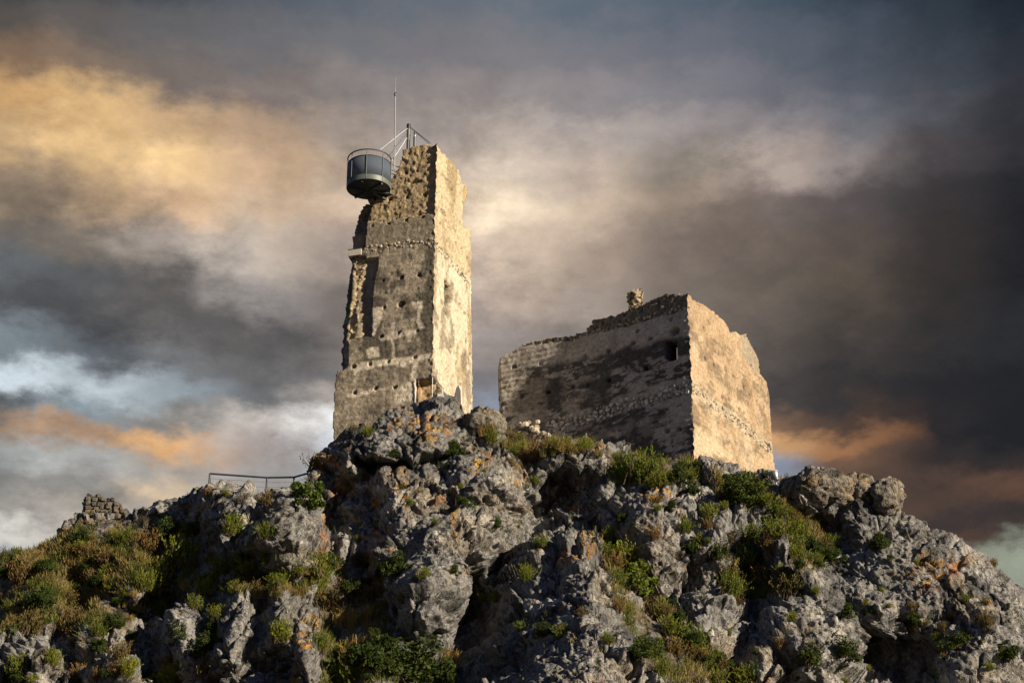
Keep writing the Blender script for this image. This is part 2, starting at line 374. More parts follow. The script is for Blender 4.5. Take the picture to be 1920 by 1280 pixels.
M = dict(
    rock=mat_rock('limestone'),
    wall=mat_attr('weathered_wall', var=0.28, nscale=7.0, bump=0.9, bscale=10.0, bdist=0.07),
    stone=mat_attr('rubble_stone', var=0.3, nscale=8.0, bump=0.6, bscale=12.0, bdist=0.04),
    ground=mat_plain('dry_ground', (0.12, 0.10, 0.06), 0.95, nscale=0.3, var=0.4),
    steel=mat_plain('painted_steel', (0.10, 0.12, 0.14), 0.45, 0.4, 6, 0.2),
    galv=mat_plain('galvanised_steel', (0.28, 0.30, 0.32), 0.4, 0.7, 8, 0.2),
    darksteel=mat_plain('dark_blue_steel', (0.035, 0.045, 0.06), 0.5, 0.2, 5, 0.25),
    skirt=mat_plain('grey_green_steel', (0.13, 0.15, 0.14), 0.5, 0.2, 5, 0.2),
    screen=mat_plain('perforated_screen', (0.075, 0.10, 0.145), 0.9, 0.0, 3, 0.15, 0, 0.88),
    white=mat_plain('white_panel', (0.5, 0.47, 0.41), 0.7, 0, 6, 0.15),
    concrete=mat_plain('pale_concrete', (0.5, 0.48, 0.45), 0.9, 0, 8, 0.2, 0.3),
    bark=mat_plain('bark', (0.11, 0.075, 0.045), 0.9, 0, 12, 0.3),
    broom=mat_leaf('broom_leaf', (0.135, 0.165, 0.022)),
    bush=mat_leaf('bush_leaf', (0.052, 0.078, 0.018)),
    leafy=mat_leaf('leafy_leaf', (0.11, 0.15, 0.026)),
    dry=mat_leaf('dry_grass_blade', (0.27, 0.215, 0.085), 0.25, 0.25),
    brown=mat_leaf('brown_twig_leaf', (0.135, 0.095, 0.034), 0.15),
    bluetwig=mat_leaf('grey_green_leaf', (0.06, 0.075, 0.06), 0.2),
)

# ------------------------------------------------------------------ ground
me = mesh_np('ground', [(-6000, -3000, 0), (6000, -3000, 0), (6000, 9000, 0), (-6000, 9000, 0)], np.array([[0, 1, 2, 3]]), smooth_=False)
tag(link('ground', me, M['ground']), kind='structure')

# ------------------------------------------------------------------ the rocky hill
CREST = [(-1600, 1120), (-700, 1075), (-200, 1045), (0, 1036), (60, 1035), (110, 1015), (150, 985), (230, 978), (262, 970), (300, 950), (345, 928),
         (380, 916), (410, 922), (450, 938), (500, 930), (540, 922), (575, 905), (592, 865), (625, 828), (660, 800), (700, 792), (728, 762), (775, 744),
         (850, 752), (878, 772), (890, 764), (920, 768), (940, 792), (960, 806), (1000, 822), (1050, 826), (1100, 824), (1150, 842), (1220, 858),
         (1290, 858), (1320, 852), (1350, 862), (1400, 880), (1450, 890), (1480, 894), (1520, 905), (1600, 915), (1690, 957),
         (1740, 982), (1800, 1018), (1860, 1062), (1920, 1112), (2050, 1200), (2250, 1320), (2700, 1500), (3400, 1620)]
# rock masses standing out of the slope: centre, radii (photo px), rotation, metres out, roundness
DOMES = [(770, 822, 150, 82, -6, 3.6, 0.55), (915, 800, 50, 42, 20, 2.2, 0.5), (670, 850, 70, 60, -40, 2.4, .6),
         (800, 965, 210, 130, 8, 3.2, 0.5), (900, 900, 105, 85, -15, 3.9, 0.5), (730, 930, 70, 95, 0, 3.3, .5), (655, 960, 60, 100, -5, 1.6, .6),
         (545, 1010, 75, 80, 25, 3.2, 0.5), (440, 985, 90, 75, 0, 1.6, 0.6), (400, 945, 60, 45, 0, 1.8, .5), (515, 950, 60, 40, 0, 1.5, .5),
         (800, 1120, 85, 75, -10, 3.4, 0.5), (860, 1060, 60, 60, 0, 2.4, .5), (1060, 880, 110, 60, -12, 2.4, 0.6), (1090, 940, 120, 40, -25, 1.6, .6),
         (1000, 1150, 90, 150, 14, 3.3, .7), (1230, 985, 115, 120, 8, 2.9, 0.6), (1350, 1010, 90, 100, 0, 1.9, .7), (1440, 960, 70, 60, 0, 1.4, .6),
         (1470, 1045, 45, 50, 0, 2.3, .5), (1300, 1190, 120, 110, 15, 3.0, 0.6), (1560, 930, 120, 50, 8, 1.8, .5), (1700, 1060, 190, 120, 28, 2.3, .6),
         (1530, 1180, 110, 120, 0, 2.8, .6), (1640, 1130, 90, 80, 0, 2.1, .6), (1830, 1160, 130, 90, 35, 2.0, .6), (1840, 1270, 90, 70, 0, 2.8, .6),
         (440, 1180, 75, 110, -8, 3.0, .55), (345, 1190, 60, 110, 10, 2.2, .6), (520, 1160, 55, 70, 0, 2.2, .6), (580, 1240, 48, 110, -6, 3.6, .55),
         (200, 1220, 90, 90, 0, 2.0, .6), (60, 1130, 90, 80, 0, 1.5, .6), (250, 1080, 60, 60, 0, 1.4, .6), (90, 1260, 70, 60, 0, 1.8, .6),
         (700, 1250, 60, 60, 0, 1.6, .6), (1180, 1255, 90, 60, 0, 2.6, .6), (1420, 1250, 70, 60, 0, 2.2, .6)]
GULLIES = [([(1075, 925), (985, 1010), (925, 1080), (880, 1150)], 46, -3.4), ([(640, 930), (625, 985)], 40, -3.4), ([(690, 885), (690, 1010), (700, 1100)], 22, -1.5),
           ([(665, 868), (760, 880), (850, 862), (930, 838)], 9, -1.5), ([(1640, 1238), (1730, 1265), (1690, 1310)], 42, -2.8), ([(660, 1090), (620, 1180), (640, 1290)], 55, -1.5),
           ([(1120, 1010), (1165, 1110), (1260, 1200)], 40, -1.6), ([(300, 1120), (270, 1210), (330, 1290)], 38, -2.0), ([(400, 1130), (375, 1210)], 20, -1.2), ([(500, 1130), (470, 1230), (520, 1290)], 20, -1.6),
           ([(1400, 1100), (1380, 1290)], 34, -1.4), ([(1560, 975), (1590, 1030)], 34, -1.6), ([(880, 1150), (860, 1290)], 55, -1.5), ([(140, 1100), (130, 1290)], 30, -1.4)]
VEG = [[(0, 1040), (150, 985), (240, 985), (330, 975), (400, 1000), (440, 1050), (640, 1045), (650, 1110), (480, 1118), (300, 1100), (240, 1180), (0, 1190)],
       [(590, 1120), (720, 1080), (745, 1280), (600, 1290), (610, 1190)], [(1125, 1010), (1220, 1060), (1250, 1140), (1420, 1290), (1240, 1290), (1150, 1120)],
       [(945, 805), (1100, 820), (1160, 840), (1070, 850), (1040, 850), (975, 870), (960, 850)], [(1340, 1040), (1460, 1060), (1500, 1110), (1380, 1130)],
       [(1440, 930), (1530, 960), (1580, 1040), (1500, 1090), (1470, 1000)], [(1130, 850), (1300, 850), (1330, 920), (1140, 910)], [(1330, 880), (1450, 890), (1440, 950), (1350, 940)]]
LICHEN = [(752, 905, 16, 30), (905, 862, 30, 20), (890, 880, 20, 12), (820, 935, 14, 16), (985, 882, 16, 26), (1098, 1022, 22, 22), (1060, 1040, 34, 16), (580, 1185, 20, 34),
          (597, 1010, 9, 46), (698, 945, 8, 50), (620, 880, 34, 30), (810, 800, 40, 26), (850, 960, 8, 50), (770, 790, 40, 25), (930, 790, 26, 20), (1230, 925, 40, 14),
          (1110, 832, 36, 8), (760, 935, 12, 20), (1755, 1075, 60, 40), (610, 1000, 18, 60), (980, 905, 14, 20), (640, 920, 30, 26), (560, 1240, 14, 40), (345, 950, 20, 10)]
def hill():
    rng = np.random.RandomState(4)
    mid = np.arange(-40, 1961, 1.75)
    lft = -40 - np.cumsum(np.geomspace(2.5, 90, 55)); rgt = 1960 + np.cumsum(np.geomspace(2.5, 90, 50))
    PX = np.concatenate([lft[::-1], mid, rgt]); nc = len(PX)
    z0 = np.stack([PX, 0 * PX, 0 * PX], -1)
    pyc = interp(PX, CREST) + 5 * vnoise(z0, 38, 1) + 4 * vnoise(z0, 15, 2) + 2.2 * vnoise(z0, 6, 3)
    pyb = np.maximum(1296, pyc + 160)
    NF = 400
    s = np.linspace(0, 1, NF)[:, None]
    py = pyc[None] + s * (pyb - pyc)[None]; px = np.broadcast_to(PX[None], py.shape).copy()
    # warped pixel coordinates keep the rock outlines irregular
    W = np.stack([px, py, 0 * px], -1)
    wx = px + 16 * fbm(W, 70, 3, 5) + 6 * vnoise(W, 18, 6); wy = py + 16 * fbm(W, 70, 3, 7) + 6 * vnoise(W, 18, 8)
    Y = 76 + (1282 - py) * 0.029
    bump = np.zeros_like(py)
    for cx, cy, rx, ry, rot, amp, p in DOMES:
        a = math.radians(rot); dx, dy = wx - cx, wy - cy
        u = (dx * math.cos(a) + dy * math.sin(a)) / rx; v = (-dx * math.sin(a) + dy * math.cos(a)) / ry
        bump = np.maximum(bump, amp * np.clip(1 - u * u - v * v, 0, 1) ** (p + 0.3))
    # the pointed pyramid of rock with the orange top
    t = np.clip((wy - 1000) / 290, 0, 1.2); cxp = 1094 + 34 * t + 46 * t * fbm(W, 60, 3, 88); hw = 22 + 185 * t
    pyr = 1.2 + 4.4 * (1 - np.clip(np.abs(wx - cxp) / hw, 0, 1) ** 1.6) * np.clip(t * 6, 0, 1) + 1.8 * t
    bump = np.where((wy > 1000) & (np.abs(wx - cxp) < hw), np.maximum(bump, pyr * np.clip((wy - 1000) / 8, 0, 1)), bump)
    for pts, wd, amp in GULLIES:
        d = segdist(wx, wy, pts); bump = bump + amp * np.exp(-(d / wd) ** 2)
    # ledges of earth: less relief
    veg = np.zeros_like(py)
    for poly in VEG: veg = np.maximum(veg, inpoly(wx, wy, poly).astype(float))
    Y = Y - bump
    left_ = np.clip(560 - px, 0, 1200) * 0.011; Y = Y + left_
    # roll the top edge backwards
    e = np.clip((py - pyc[None]) / 30.0, 0, 1); Y = Y + 1.1 * (1 - np.sqrt(1 - (1 - e) ** 2))
    FP = at(px, py, Y); F0 = at(px, py, 76 + (1282 - py) * 0.029 - 0.35 * bump + left_)
    # behind the crest
    C0 = FP[0]; tb = np.concatenate([np.geomspace(0.15, 30, 34), [40, 52, 66, 80]])[:, None]
    B = np.zeros((len(tb), nc, 3)); sc = (C0[None, :, 1] + tb) / C0[None, :, 1]
    B[..., 0] = C0[None, :, 0] * sc; B[..., 1] = C0[None, :, 1] + tb
    B[..., 2] = C0[None, :, 2] - 0.04 * tb - np.clip(tb - 16, 0, None) ** 1.25 * 0.14
    # below the frame, down to the ground
    D0 = FP[-1]; k = np.linspace(0, 1, 36)[1:, None] ** 1.4
    D = np.zeros((len(k), nc, 3)); D[..., 0] = D0[None, :, 0] * (1 + 0.04 * k); D[..., 1] = D0[None, :, 1] - k * (D0[None, :, 2] + 1.5) * 0.62
    D[..., 2] = D0[None, :, 2] - k * (D0[None, :, 2] + 1.5)
    G = np.concatenate([B[::-1], FP, D], 0); nb = len(tb); nr = G.shape[0]
    VG = np.concatenate([np.repeat(veg[:1], nb, 0), veg, np.repeat(veg[-1:], len(k), 0)], 0)
    # normals of the smooth shape
    du = np.gradient(G, axis=1); dv = np.gradient(G, axis=0); Nn = np.cross(dv, du); Nn /= np.linalg.norm(Nn, axis=-1, keepdims=True) + 1e-9
    if Nn[nb + 200, nc // 2, 1] > 0: Nn = -Nn
    P0 = np.concatenate([B[::-1], F0, D], 0)
    P0[:nb] += (F0[0] - FP[0])[None]; P0[nb + NF:] += (F0[-1] - FP[-1])[None]
    # smoothed normals keep the displacement from tangling at steps
    for ax in (0, 1):
        for st in (3, 6, 9, 13):
            pad = [(0, 0)] * 3; pad[ax] = (st, st); Np = np.pad(Nn, pad, mode='edge'); n_ = Nn.shape[ax]
            Nn = sum(np.take(Np, np.arange(o, o + n_), axis=ax) for o in (0, st, 2 * st))
            Nn /= np.linalg.norm(Nn, axis=-1, keepdims=True) + 1e-9
    Nn = Nn + np.array([0, -0.5, 0.25])[None, None]; Nn /= np.linalg.norm(Nn, axis=-1, keepdims=True)
    PG = G.reshape(-1, 3); P = P0.reshape(-1, 3).astype(np.float32)
    Q = P + 0.5 * np.stack([fbm(P, 2.5, 3, 61), fbm(P, 2.5, 3, 62), fbm(P, 2.5, 3, 63)], -1)
    low = fbm(P, 6.0, 3, 11)
    a1, a2, aid, at_ = worley(Q * np.array([1, 1, 0.6], np.float32), 2.6, 3)
    b1, b2, bid, bt_ = worley(Q * np.array([1, 1, 0.6], np.float32) + 7, 0.95, 4)
    flute = 1 - np.abs(fbm(Q * np.array([1, 1, 0.33], np.float32), 0.9, 3, 21)) * 2.4
    n3 = fbm(Q, 0.42, 2, 31); pit = vnoise(P, 0.24, 41); pit2 = vnoise(P, 0.13, 42)
    c1, c2, cid, ct_ = worley(Q * np.array([1, 1, 0.7], np.float32) + 3, 0.38, 5)
    rid = 1 - np.abs(fbm(Q * np.array([1, 1, 0.45], np.float32), 2.4, 4, 22, 0.6)) * 3.0
    g1, g2, gid, gt_ = worley(Q * np.array([1, 1, 0.6], np.float32) + 19, 5.5, 6)
    crack = np.exp(-(fbm(Q * np.array([1, 1, 0.5], np.float32), 3.2, 4, 23, .55) / 0.035) ** 2)
    ph = (P[:, 2] * 0.85 - P[:, 0] * 0.45 + 1.3 * fbm(P, 4.0, 3, 25)) / 1.5; saw = ph - np.floor(ph)
    strata = (np.clip(saw / .86, 0, 1) - smooth(.86, 1, saw) - .5) * smooth(-.25, .25, fbm(P, 7, 2, 26) + .12 * np.clip((P[:, 0] - 4) / 8, -1, 1))
    rel = (0.22 * strata + 0.55 * low + 1.1 * gt_ + 0.4 * (gid - .5) + 0.74 * at_ + 0.40 * (aid - 0.5) + 0.15 * bt_ + 0.10 * (bid - .5) + 0.07 * ct_ + 0.04 * (cid - .5)
           + 0.14 * rid + 0.10 * flute + 0.07 * n3 - 0.30 * crack
           - 0.30 * np.clip(0.08 - (a2 - a1), 0, 1) / 0.08 - 0.07 * np.clip(0.08 - (b2 - b1), 0, 1) / 0.08
           + 0.07 * pit + 0.06 * pit2 - 0.07 * smooth(.3, .6, vnoise(Q * np.array([1, 1, .5], np.float32), 0.30, 43)))
    cre = np.abs(np.arange(nr) - nb) / 30.0; cre = np.repeat(0.5 + 0.5 * np.clip(cre, 0, 1), nc)
    rel = rel * cre
    # broad clean slabs of rock
    BROAD = [[(1540, 960), (1700, 960), (1930, 1110), (1990, 1300), (1760, 1200), (1600, 1190), (1520, 1080)], [(690, 890), (960, 850), (985, 960), (900, 1080), (740, 1050)],
             [(1095, 1000), (1165, 1090), (1230, 1300), (960, 1300), (1020, 1120)], [(1140, 900), (1310, 930), (1330, 1080), (1190, 1050)], [(640, 770), (880, 760), (890, 850), (690, 870)], [(1400, 1110), (1600, 1120), (1600, 1300), (1420, 1300)]]
    br_ = np.zeros_like(py)
    for poly in BROAD: br_ = np.maximum(br_, inpoly(wx, wy, poly).astype(float))
    for ax in (0, 1):
        for st in (4, 7):
            br_ = (np.roll(br_, st, ax) + br_ + np.roll(br_, -st, ax)) / 3
    br_ = np.concatenate([np.zeros((nb, nc)), br_, np.zeros((len(k), nc))], 0).reshape(-1)
    fine_ = 0.07 * pit + 0.06 * pit2 - 0.07 * smooth(.3, .6, vnoise(Q * np.array([1, 1, .5], np.float32), 0.30, 43)) - 0.26 * crack
    rel = rel * (1 - br_) + (0.42 * rel + 0.7 * fine_ + 0.18 * strata) * br_
    vg = VG.reshape(-1)
    rel = rel * (1 - 0.62 * vg)
    P2 = PG + Nn.reshape(-1, 3) * rel[:, None]
    # ---------------- colour of the limestone
    pxx = np.broadcast_to(PX[None], (nr, nc)).reshape(-1)
    _, pyy = project(P2)
    base = np.array([0.195, 0.195, 0.197])
    tone = 1 + 0.35 * fbm(P, 3.0, 4, 71) + 0.25 * fbm(P, 0.6, 3, 72)
    C = base[None] * tone[:, None]
    pale = smooth(0.06, 0.40, fbm(Q, 1.5, 6, 73, .66)); C = C * (1 - pale[:, None] * .6) + np.array([0.43, 0.415, 0.385])[None] * pale[:, None] * .6
    crust = smooth(0.02, 0.42, fbm(Q * np.array([1, 1, 0.45], np.float32), 1.6, 6, 74, .66)); C = C * (1 - 0.78 * crust[:, None]) + np.array([0.045, 0.046, 0.050])[None] * 0.78 * crust[:, None]
    ochre = smooth(0.12, 0.5, fbm(P, 2.2, 5, 75)); C = C * (1 - 0.3 * ochre[:, None]) + np.array([0.25, 0.19, 0.11])[None] * 0.3 * ochre[:, None]
    lic = np.zeros(len(P))
    for cx, cy, rx, ry in LICHEN:
        lic = np.maximum(lic, np.exp(-((pxx - cx) / rx) ** 2 - ((pyy - cy) / ry) ** 2))
    ln = fbm(P, 0.7, 4, 81)
    lm = smooth(0.18, 0.48, lic * 0.75 + 0.5 * ln) + 0.6 * smooth(0.36, 0.5, ln * 0.7 + 0.3 * fbm(P, 5, 2, 82))
    lm = np.clip(lm * smooth(-.15, .25, fbm(P, 0.24, 3, 86, .7)), 0, 1)[:, None]
    lc = np.array([0.42, 0.215, 0.042])[None] * (0.75 + 0.5 * vnoise(P, 0.3, 83))[:, None] + np.array([0.05, 0.08, 0.02])[None] * vnoise(P, 0.8, 84)[:, None]
    C = C * (1 - 0.85 * lm) + np.clip(lc, 0, 1) * 0.85 * lm
    soil = (vg * smooth(-0.25, 0.15, fbm(P, 1.1, 3, 91)))[:, None]
    C = C * (1 - 0.8 * soil) + np.array([0.105, 0.082, 0.048])[None] * 0.8 * soil
    C = np.clip(C, 0.02, 0.8)
    idx = np.arange(nr * nc).reshape(nr, nc)
    Qd = np.stack([idx[:-1, :-1], idx[1:, :-1], idx[1:, 1:], idx[:-1, 1:]], -1).reshape(-1, 4)
    me = mesh_np('hillside', P2, Qd, C)
    tag(link('hillside', me, M['rock']), kind='structure')
    return P2.reshape(nr, nc, 3)[nb:nb + NF], PX
HP, HPX = hill()
HU, HV = project(HP)            # where each vertex of the face lies in the picture: used to seat plants on it
HN = np.cross(np.gradient(HP, axis=0), np.gradient(HP, axis=1)); HN /= np.linalg.norm(HN, axis=-1, keepdims=True)
if HN[..., 1].mean() > 0: HN = -HN
def on_hill(px, py):
    """nearest-to-camera point of the rock face seen at a pixel"""
    j0 = np.searchsorted(HPX, px); a, b = max(j0 - 14, 0), min(j0 + 14, len(HPX))
    d = np.hypot(HU[:, a:b] - px, HV[:, a:b] - py)
    cand = np.argwhere(d < max(3.0, d.min() + 0.5))
    i, j = min(cand, key=lambda c: HP[c[0], a + c[1], 1])
    return HP[i, a + j], HN[i, a + j]

# ------------------------------------------------------------------ ruined walls
def wall_dir(px, py, Y, slope, side):
    """plan direction of a wall whose level courses fall with this slope in the picture"""
    P = at(px, py, Y); best = (9, 0)
    for a in np.arange(2, 88, 0.25):
        r = math.radians(a); x, y = project(P + 3 * np.array([side * math.cos(r), math.sin(r), 0]))
        sl = (y - py) / abs(x - px)
        if abs(sl - slope) < best[0]: best = (abs(sl - slope), a)
    r = math.radians(best[1]); return np.array([side * math.cos(r), math.sin(r)])
class Wall:
    """vertical wall plane: u metres along from the corner, z up, depth inwards"""
    def __init__(s, P, d):
        s.P = np.array(P[:2], float); s.d = np.array(d, float)
        n = np.array([d[1], -d[0]]); s.n = n if n[1] < 0 else -n       # outward: towards the viewer
    def uz(s, pts):
        out = []
        for px, py in pts:
            r = ray(px, py); q = s.P - CAM[:2]
            t = q.dot(s.n) / r[:2].dot(s.n); X = CAM + r * t
            out.append(((X[:2] - s.P).dot(s.d), X[2]))
        return out
    def pos(s, u, z, dep=0):
        u = np.asarray(u, float); z = np.asarray(z, float); dep = np.asarray(dep, float) + 0 * u
        return np.stack([s.P[0] + s.d[0] * u - s.n[0] * dep, s.P[1] + s.d[1] * u - s.n[1] * dep, z + 0 * u], -1)
def build_wall(name, W, u0, u1, z0, z1, outline, relief, colour, rough=0.06, through=(), thick=0.9, res=0.06, parent=None, base=None, mat=None, seed=0, ragged=0.1, open_u0=True):
    nu = int((u1 - u0) / res) + 1; nz = int((z1 - z0) / res) + 1
    u = np.linspace(u0, u1, nu); z = np.linspace(z0, z1, nz); U, Z = np.meshgrid(u, z)
    P0 = W.pos(U, Z); Pf = P0.reshape(-1, 3)
    # which cells are still standing
    cu = (U[:-1, :-1] + U[1:, 1:]) / 2; cz = (Z[:-1, :-1] + Z[1:, 1:]) / 2
    cp = W.pos(cu, cz)
    ju = cu + ragged * (fbm(cp, 0.5, 3, 201 + seed)); jz = cz + ragged * fbm(cp, 0.5, 3, 202 + seed)
    keep = inpoly(ju, jz, outline) if outline else np.ones(cu.shape, bool)
    for poly in through:
        keep &= ~inpoly(cu, cz, poly)
    dep = relief(U, Z, P0) if relief else 0 * U
    C = colour(U, Z, P0, dep)
    r = (rough(U, Z, P0) if callable(rough) else rough + 0 * U)[..., None]
    e_ = np.exp(-((U - u0) / 0.22) ** 2)[..., None] if open_u0 else 0
    r = r * (1 - e_) + 0.05 * e_
    if open_u0: dep = np.where(dep < 0.3, dep * smooth(0, .15, U - u0), dep)
    vec = np.stack([fbm(P0, 0.22, 2, 211, .7), fbm(P0, 0.22, 2, 212, .7), 0.5 * fbm(P0, 0.22, 2, 213, .7)], -1) * r * 1.7
    vec += np.stack([vnoise(P0, 2.6, 221), vnoise(P0, 2.6, 222), 0 * U], -1) * 0.05
    front = W.pos(U, Z, dep) + vec
    back = W.pos(np.maximum(U, u0 + 1.25 * thick) if open_u0 else U, Z, np.maximum(dep + 0.05, thick)) + 0.5 * vec
    n = nu * nz; idx = np.arange(n).reshape(nz, nu)
    q = np.stack([idx[:-1, :-1], idx[:-1, 1:], idx[1:, 1:], idx[1:, :-1]], -1)
    k = np.pad(keep, 1)
    faces = [q[keep], q[keep][:, ::-1] + n]
    for (sl, a, b) in ((k[:-2, 1:-1], 0, 1), (k[2:, 1:-1], 2, 3), (k[1:-1, :-2], 3, 0), (k[1:-1, 2:], 1, 2)):
        e = keep & ~sl
        if a == 3 and open_u0: e[:, 0] = False
        qa = q[e][:, a]; qb = q[e][:, b]
        faces.append(np.stack([qb, qa, qa + n, qb + n], -1))
    Q = np.concatenate(faces); V = np.concatenate([front.reshape(-1, 3), back.reshape(-1, 3)])
    CC = np.concatenate([C.reshape(-1, 3)] * 2)
    used = np.unique(Q); mp = np.zeros(len(V), int); mp[used] = np.arange(len(used))
    V = V[used]; CC = CC[used]; Q = mp[Q]
    if base is not None: V = V - np.array(base)
    # face outwards whatever way the wall runs
    if np.dot(np.cross(np.append(W.d, 0), [0, 0, 1]), np.append(W.n, 0)) < 0: Q = Q[:, ::-1]
    return link(name, mesh_np(name, V, Q, np.clip(CC, 0.02, 0.8)), mat or M['wall'], parent)
def soft(W, pts, U, Z, P, w=0.12, seed=0, amp=0.25):
    """soft ragged mask of a polygon given in photo pixels"""
    poly = W.uz(pts); ju = U + amp * fbm(P, 0.8, 3, 301 + seed); jz = Z + amp * fbm(P, 0.8, 3, 302 + seed)
    m = 0
    for ou, oz in ((0, 0), (w, 0), (-w, 0), (0, w), (0, -w), (w * .7, w * .7), (-w * .7, -w * .7)):
        m = m + inpoly(ju + ou, jz + oz, poly)
    return m / 7.0
def holes(W, pts, U, Z, P, r=0.085, depth=0.45):
    d = 0 * U
    for (a, b) in W.uz(pts):
        e = np.maximum(np.abs(U - a), np.abs(Z - b)) * 0.6 + np.hypot(U - a, Z - b) * 0.4 + 0.035 * vnoise(P, 0.18, 77)
        d = np.maximum(d, depth * smooth(r * 1.15, r * 0.8, e))
    return d
def layer(C, m, c):
    m = np.asarray(m)[..., None]; return C * (1 - m) + np.array(c) * m

def stone_meshes(cols, seed=3):
    out = []; rng = np.random.RandomState(seed)
    for i, c in enumerate(cols):
        v = []
        for th in np.linspace(0, 2 * math.pi, 7)[:-1] + rng.uniform(-.3, .3, 6):
            for ph in (-0.75, 0.0, 0.75):
                rr = rng.uniform(0.78, 1.15)
                v.append((rr * math.cos(th) * math.cos(ph) ** .5, rr * math.sin(th) * math.cos(ph) ** .5, rng.uniform(.85, 1.15) * math.sin(ph) * 1.2))
        f = []
        for k in range(6):
            k2 = (k + 1) % 6
            for j in range(2): f.append((k * 3 + j, k2 * 3 + j, k2 * 3 + j + 1, k * 3 + j + 1))
        f.append(tuple(k * 3 + 2 for k in range(6))); f.append(tuple(k * 3 for k in range(5, -1, -1)))
        me = mesh_np('stone', v, f, np.tile(np.array(c) * rng.uniform(.85, 1.15), (len(v), 1)), smooth_=False); me.materials.append(M['stone']); out.append(me)
    return out
STONES = stone_meshes([(0.52, 0.47, 0.39), (0.42, 0.37, 0.30), (0.60, 0.55, 0.47), (0.27, 0.24, 0.19), (0.40, 0.36, 0.31), (0.36, 0.29, 0.20), (0.44, 0.40, 0.33), (0.22, 0.19, 0.16)])
PALESTONES = stone_meshes([(0.60, 0.57, 0.52), (0.52, 0.49, 0.44), (0.66, 0.63, 0.58), (0.38, 0.35, 0.31), (0.56, 0.54, 0.50), (0.46, 0.42, 0.36)], 21)
DARKSTONES = stone_meshes([(.11, .098, .08), (.15, .13, .10), (.085, .078, .07), (.19, .145, .095), (.10, .095, .085)], 8)
def put_stone(W, u, z, dep, su, sz, sd, parent, base, rng, lib=None):
    lib = lib or STONES; o = bpy.data.objects.new('stone', lib[rng.randint(len(lib))]); col.objects.link(o); o.parent = parent
    ax = np.append(W.d, 0); an = np.append(W.n, 0)
    Mx = Matrix(((ax[0] * su, an[0] * sd, 0, 0), (ax[1] * su, an[1] * sd, 0, 0), (0, 0, sz, 0), (0, 0, 0, 1)))
    rot = Matrix.Rotation(rng.uniform(-.5, .5), 4, Vector(an)) @ Matrix.Rotation(rng.uniform(-.3, .3), 4, 'Z')
    p = W.pos(u, z, dep) - np.array(base)
    o.matrix_basis = Matrix.Translation(Vector(p)) @ rot @ Mx
    return o
def stone_course(W, line, rows, size, parent, base, rng, depth=-0.03, skip=0.08, lib=None):
    """rows of rubble laid along a line given in photo pixels; line = [(px,py), ...] along the lower edge"""
    pts = W.uz(line); L = [0]
    for (a, b), (c, d) in zip(pts[:-1], pts[1:]): L.append(L[-1] + math.hypot(c - a, d - b))
    for r in range(rows):
        s = rng.uniform(0, size)
        while s < L[-1]:
            w = size * rng.uniform(0.6, 1.7)
            u = np.interp(s + w / 2, L, [p[0] for p in pts]); z = np.interp(s + w / 2, L, [p[1] for p in pts])
            if rng.rand() > skip:
                put_stone(W, u, z + size * (0.80 * r + 0.4) + rng.uniform(-.09, .09), depth + rng.uniform(0, .08), w * 0.46, size * 0.40 * rng.uniform(.65, 1.15), 0.10, parent, base, rng, lib)
            s += w * rng.uniform(0.95, 1.25)

# ---------------- the tower
TC = at(815, 465, 92.0); TD_L = wall_dir(815, 465, 92.0, 0.14, -1); TD_R = wall_dir(815, 465, 92.0, 1.05, 1)
TF = Wall(TC, TD_L); TR = Wall(TC, TD_R)
TZ0 = TF.uz([(815, 850)])[0][1] - 1.5; TZ1 = TF.uz([(815, 262)])[0][1]
t_base = np.array([TC[0], TC[1], TZ0])
tower = bpy.data.objects.new('tower_ruin', None); col.objects.link(tower); tower.location = t_base
tag(tower, 'tall square ruined stone tower with broken top and a round steel balcony beside it', 'tower')
T_OUT = TF.uz([(840, 262)] + R1([(785, 508), (755, 515), (700, 512), (640, 520), (615, 530), (560, 548), (550, 600), (548, 650), (515, 690), (480, 745), (440, 800), (400, 840), (370, 860), (330, 850), (262, 885), (240, 960), (225, 990), (212, 1060), (205, 1130), (192, 1225), (190, 1285)])
                + R2([(172, 150), (148, 260), (132, 420), (118, 560), (116, 680), (114, 770), (102, 815), (94, 870), (90, 960), (84, 1170), (68, 1500), (800, 1500)]))
T_HOLES = R2([(380, 245), (488, 225), (593, 210), (383, 405), (470, 558), (582, 545), (365, 575), (205, 757), (300, 743), (412, 728), (568, 703), (210, 915), (333, 887), (447, 883)]) \
        + R1([(578, 697), (658, 683), (470, 880), (590, 865), (710, 848), (362, 1073), (470, 1055), (592, 1028), (703, 1010)])
def tf_zones(U, Z, P):
    z = {}
    z['rough'] = soft(TF, R1([(300, 1040), (470, 1040), (590, 1015), (790, 990), (800, 480), (500, 480), (250, 900)]), U, Z, P, .06, 1, .12)
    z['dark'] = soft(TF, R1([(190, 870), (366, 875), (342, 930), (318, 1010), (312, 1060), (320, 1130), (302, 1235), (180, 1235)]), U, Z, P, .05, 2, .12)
    z['edge'] = soft(TF, R2([(120, 90), (215, 100), (210, 200), (205, 300), (188, 400), (158, 480), (160, 560), (166, 640), (168, 750), (130, 775), (60, 775)]), U, Z, P, .1, 3, .15)
    z['niche'] = soft(TF, R2([(275, 112), (345, 110), (350, 150), (322, 260), (307, 380), (298, 580), (210, 575), (215, 450), (230, 300), (265, 200)]), U, Z, P, .04, 4, .1)
    z['rubble'] = soft(TF, R2([(190, 110), (275, 100), (265, 200), (230, 300), (215, 450), (208, 590), (155, 600), (158, 480), (188, 400), (205, 300)]), U, Z, P, .05, 5, .1)
    return z
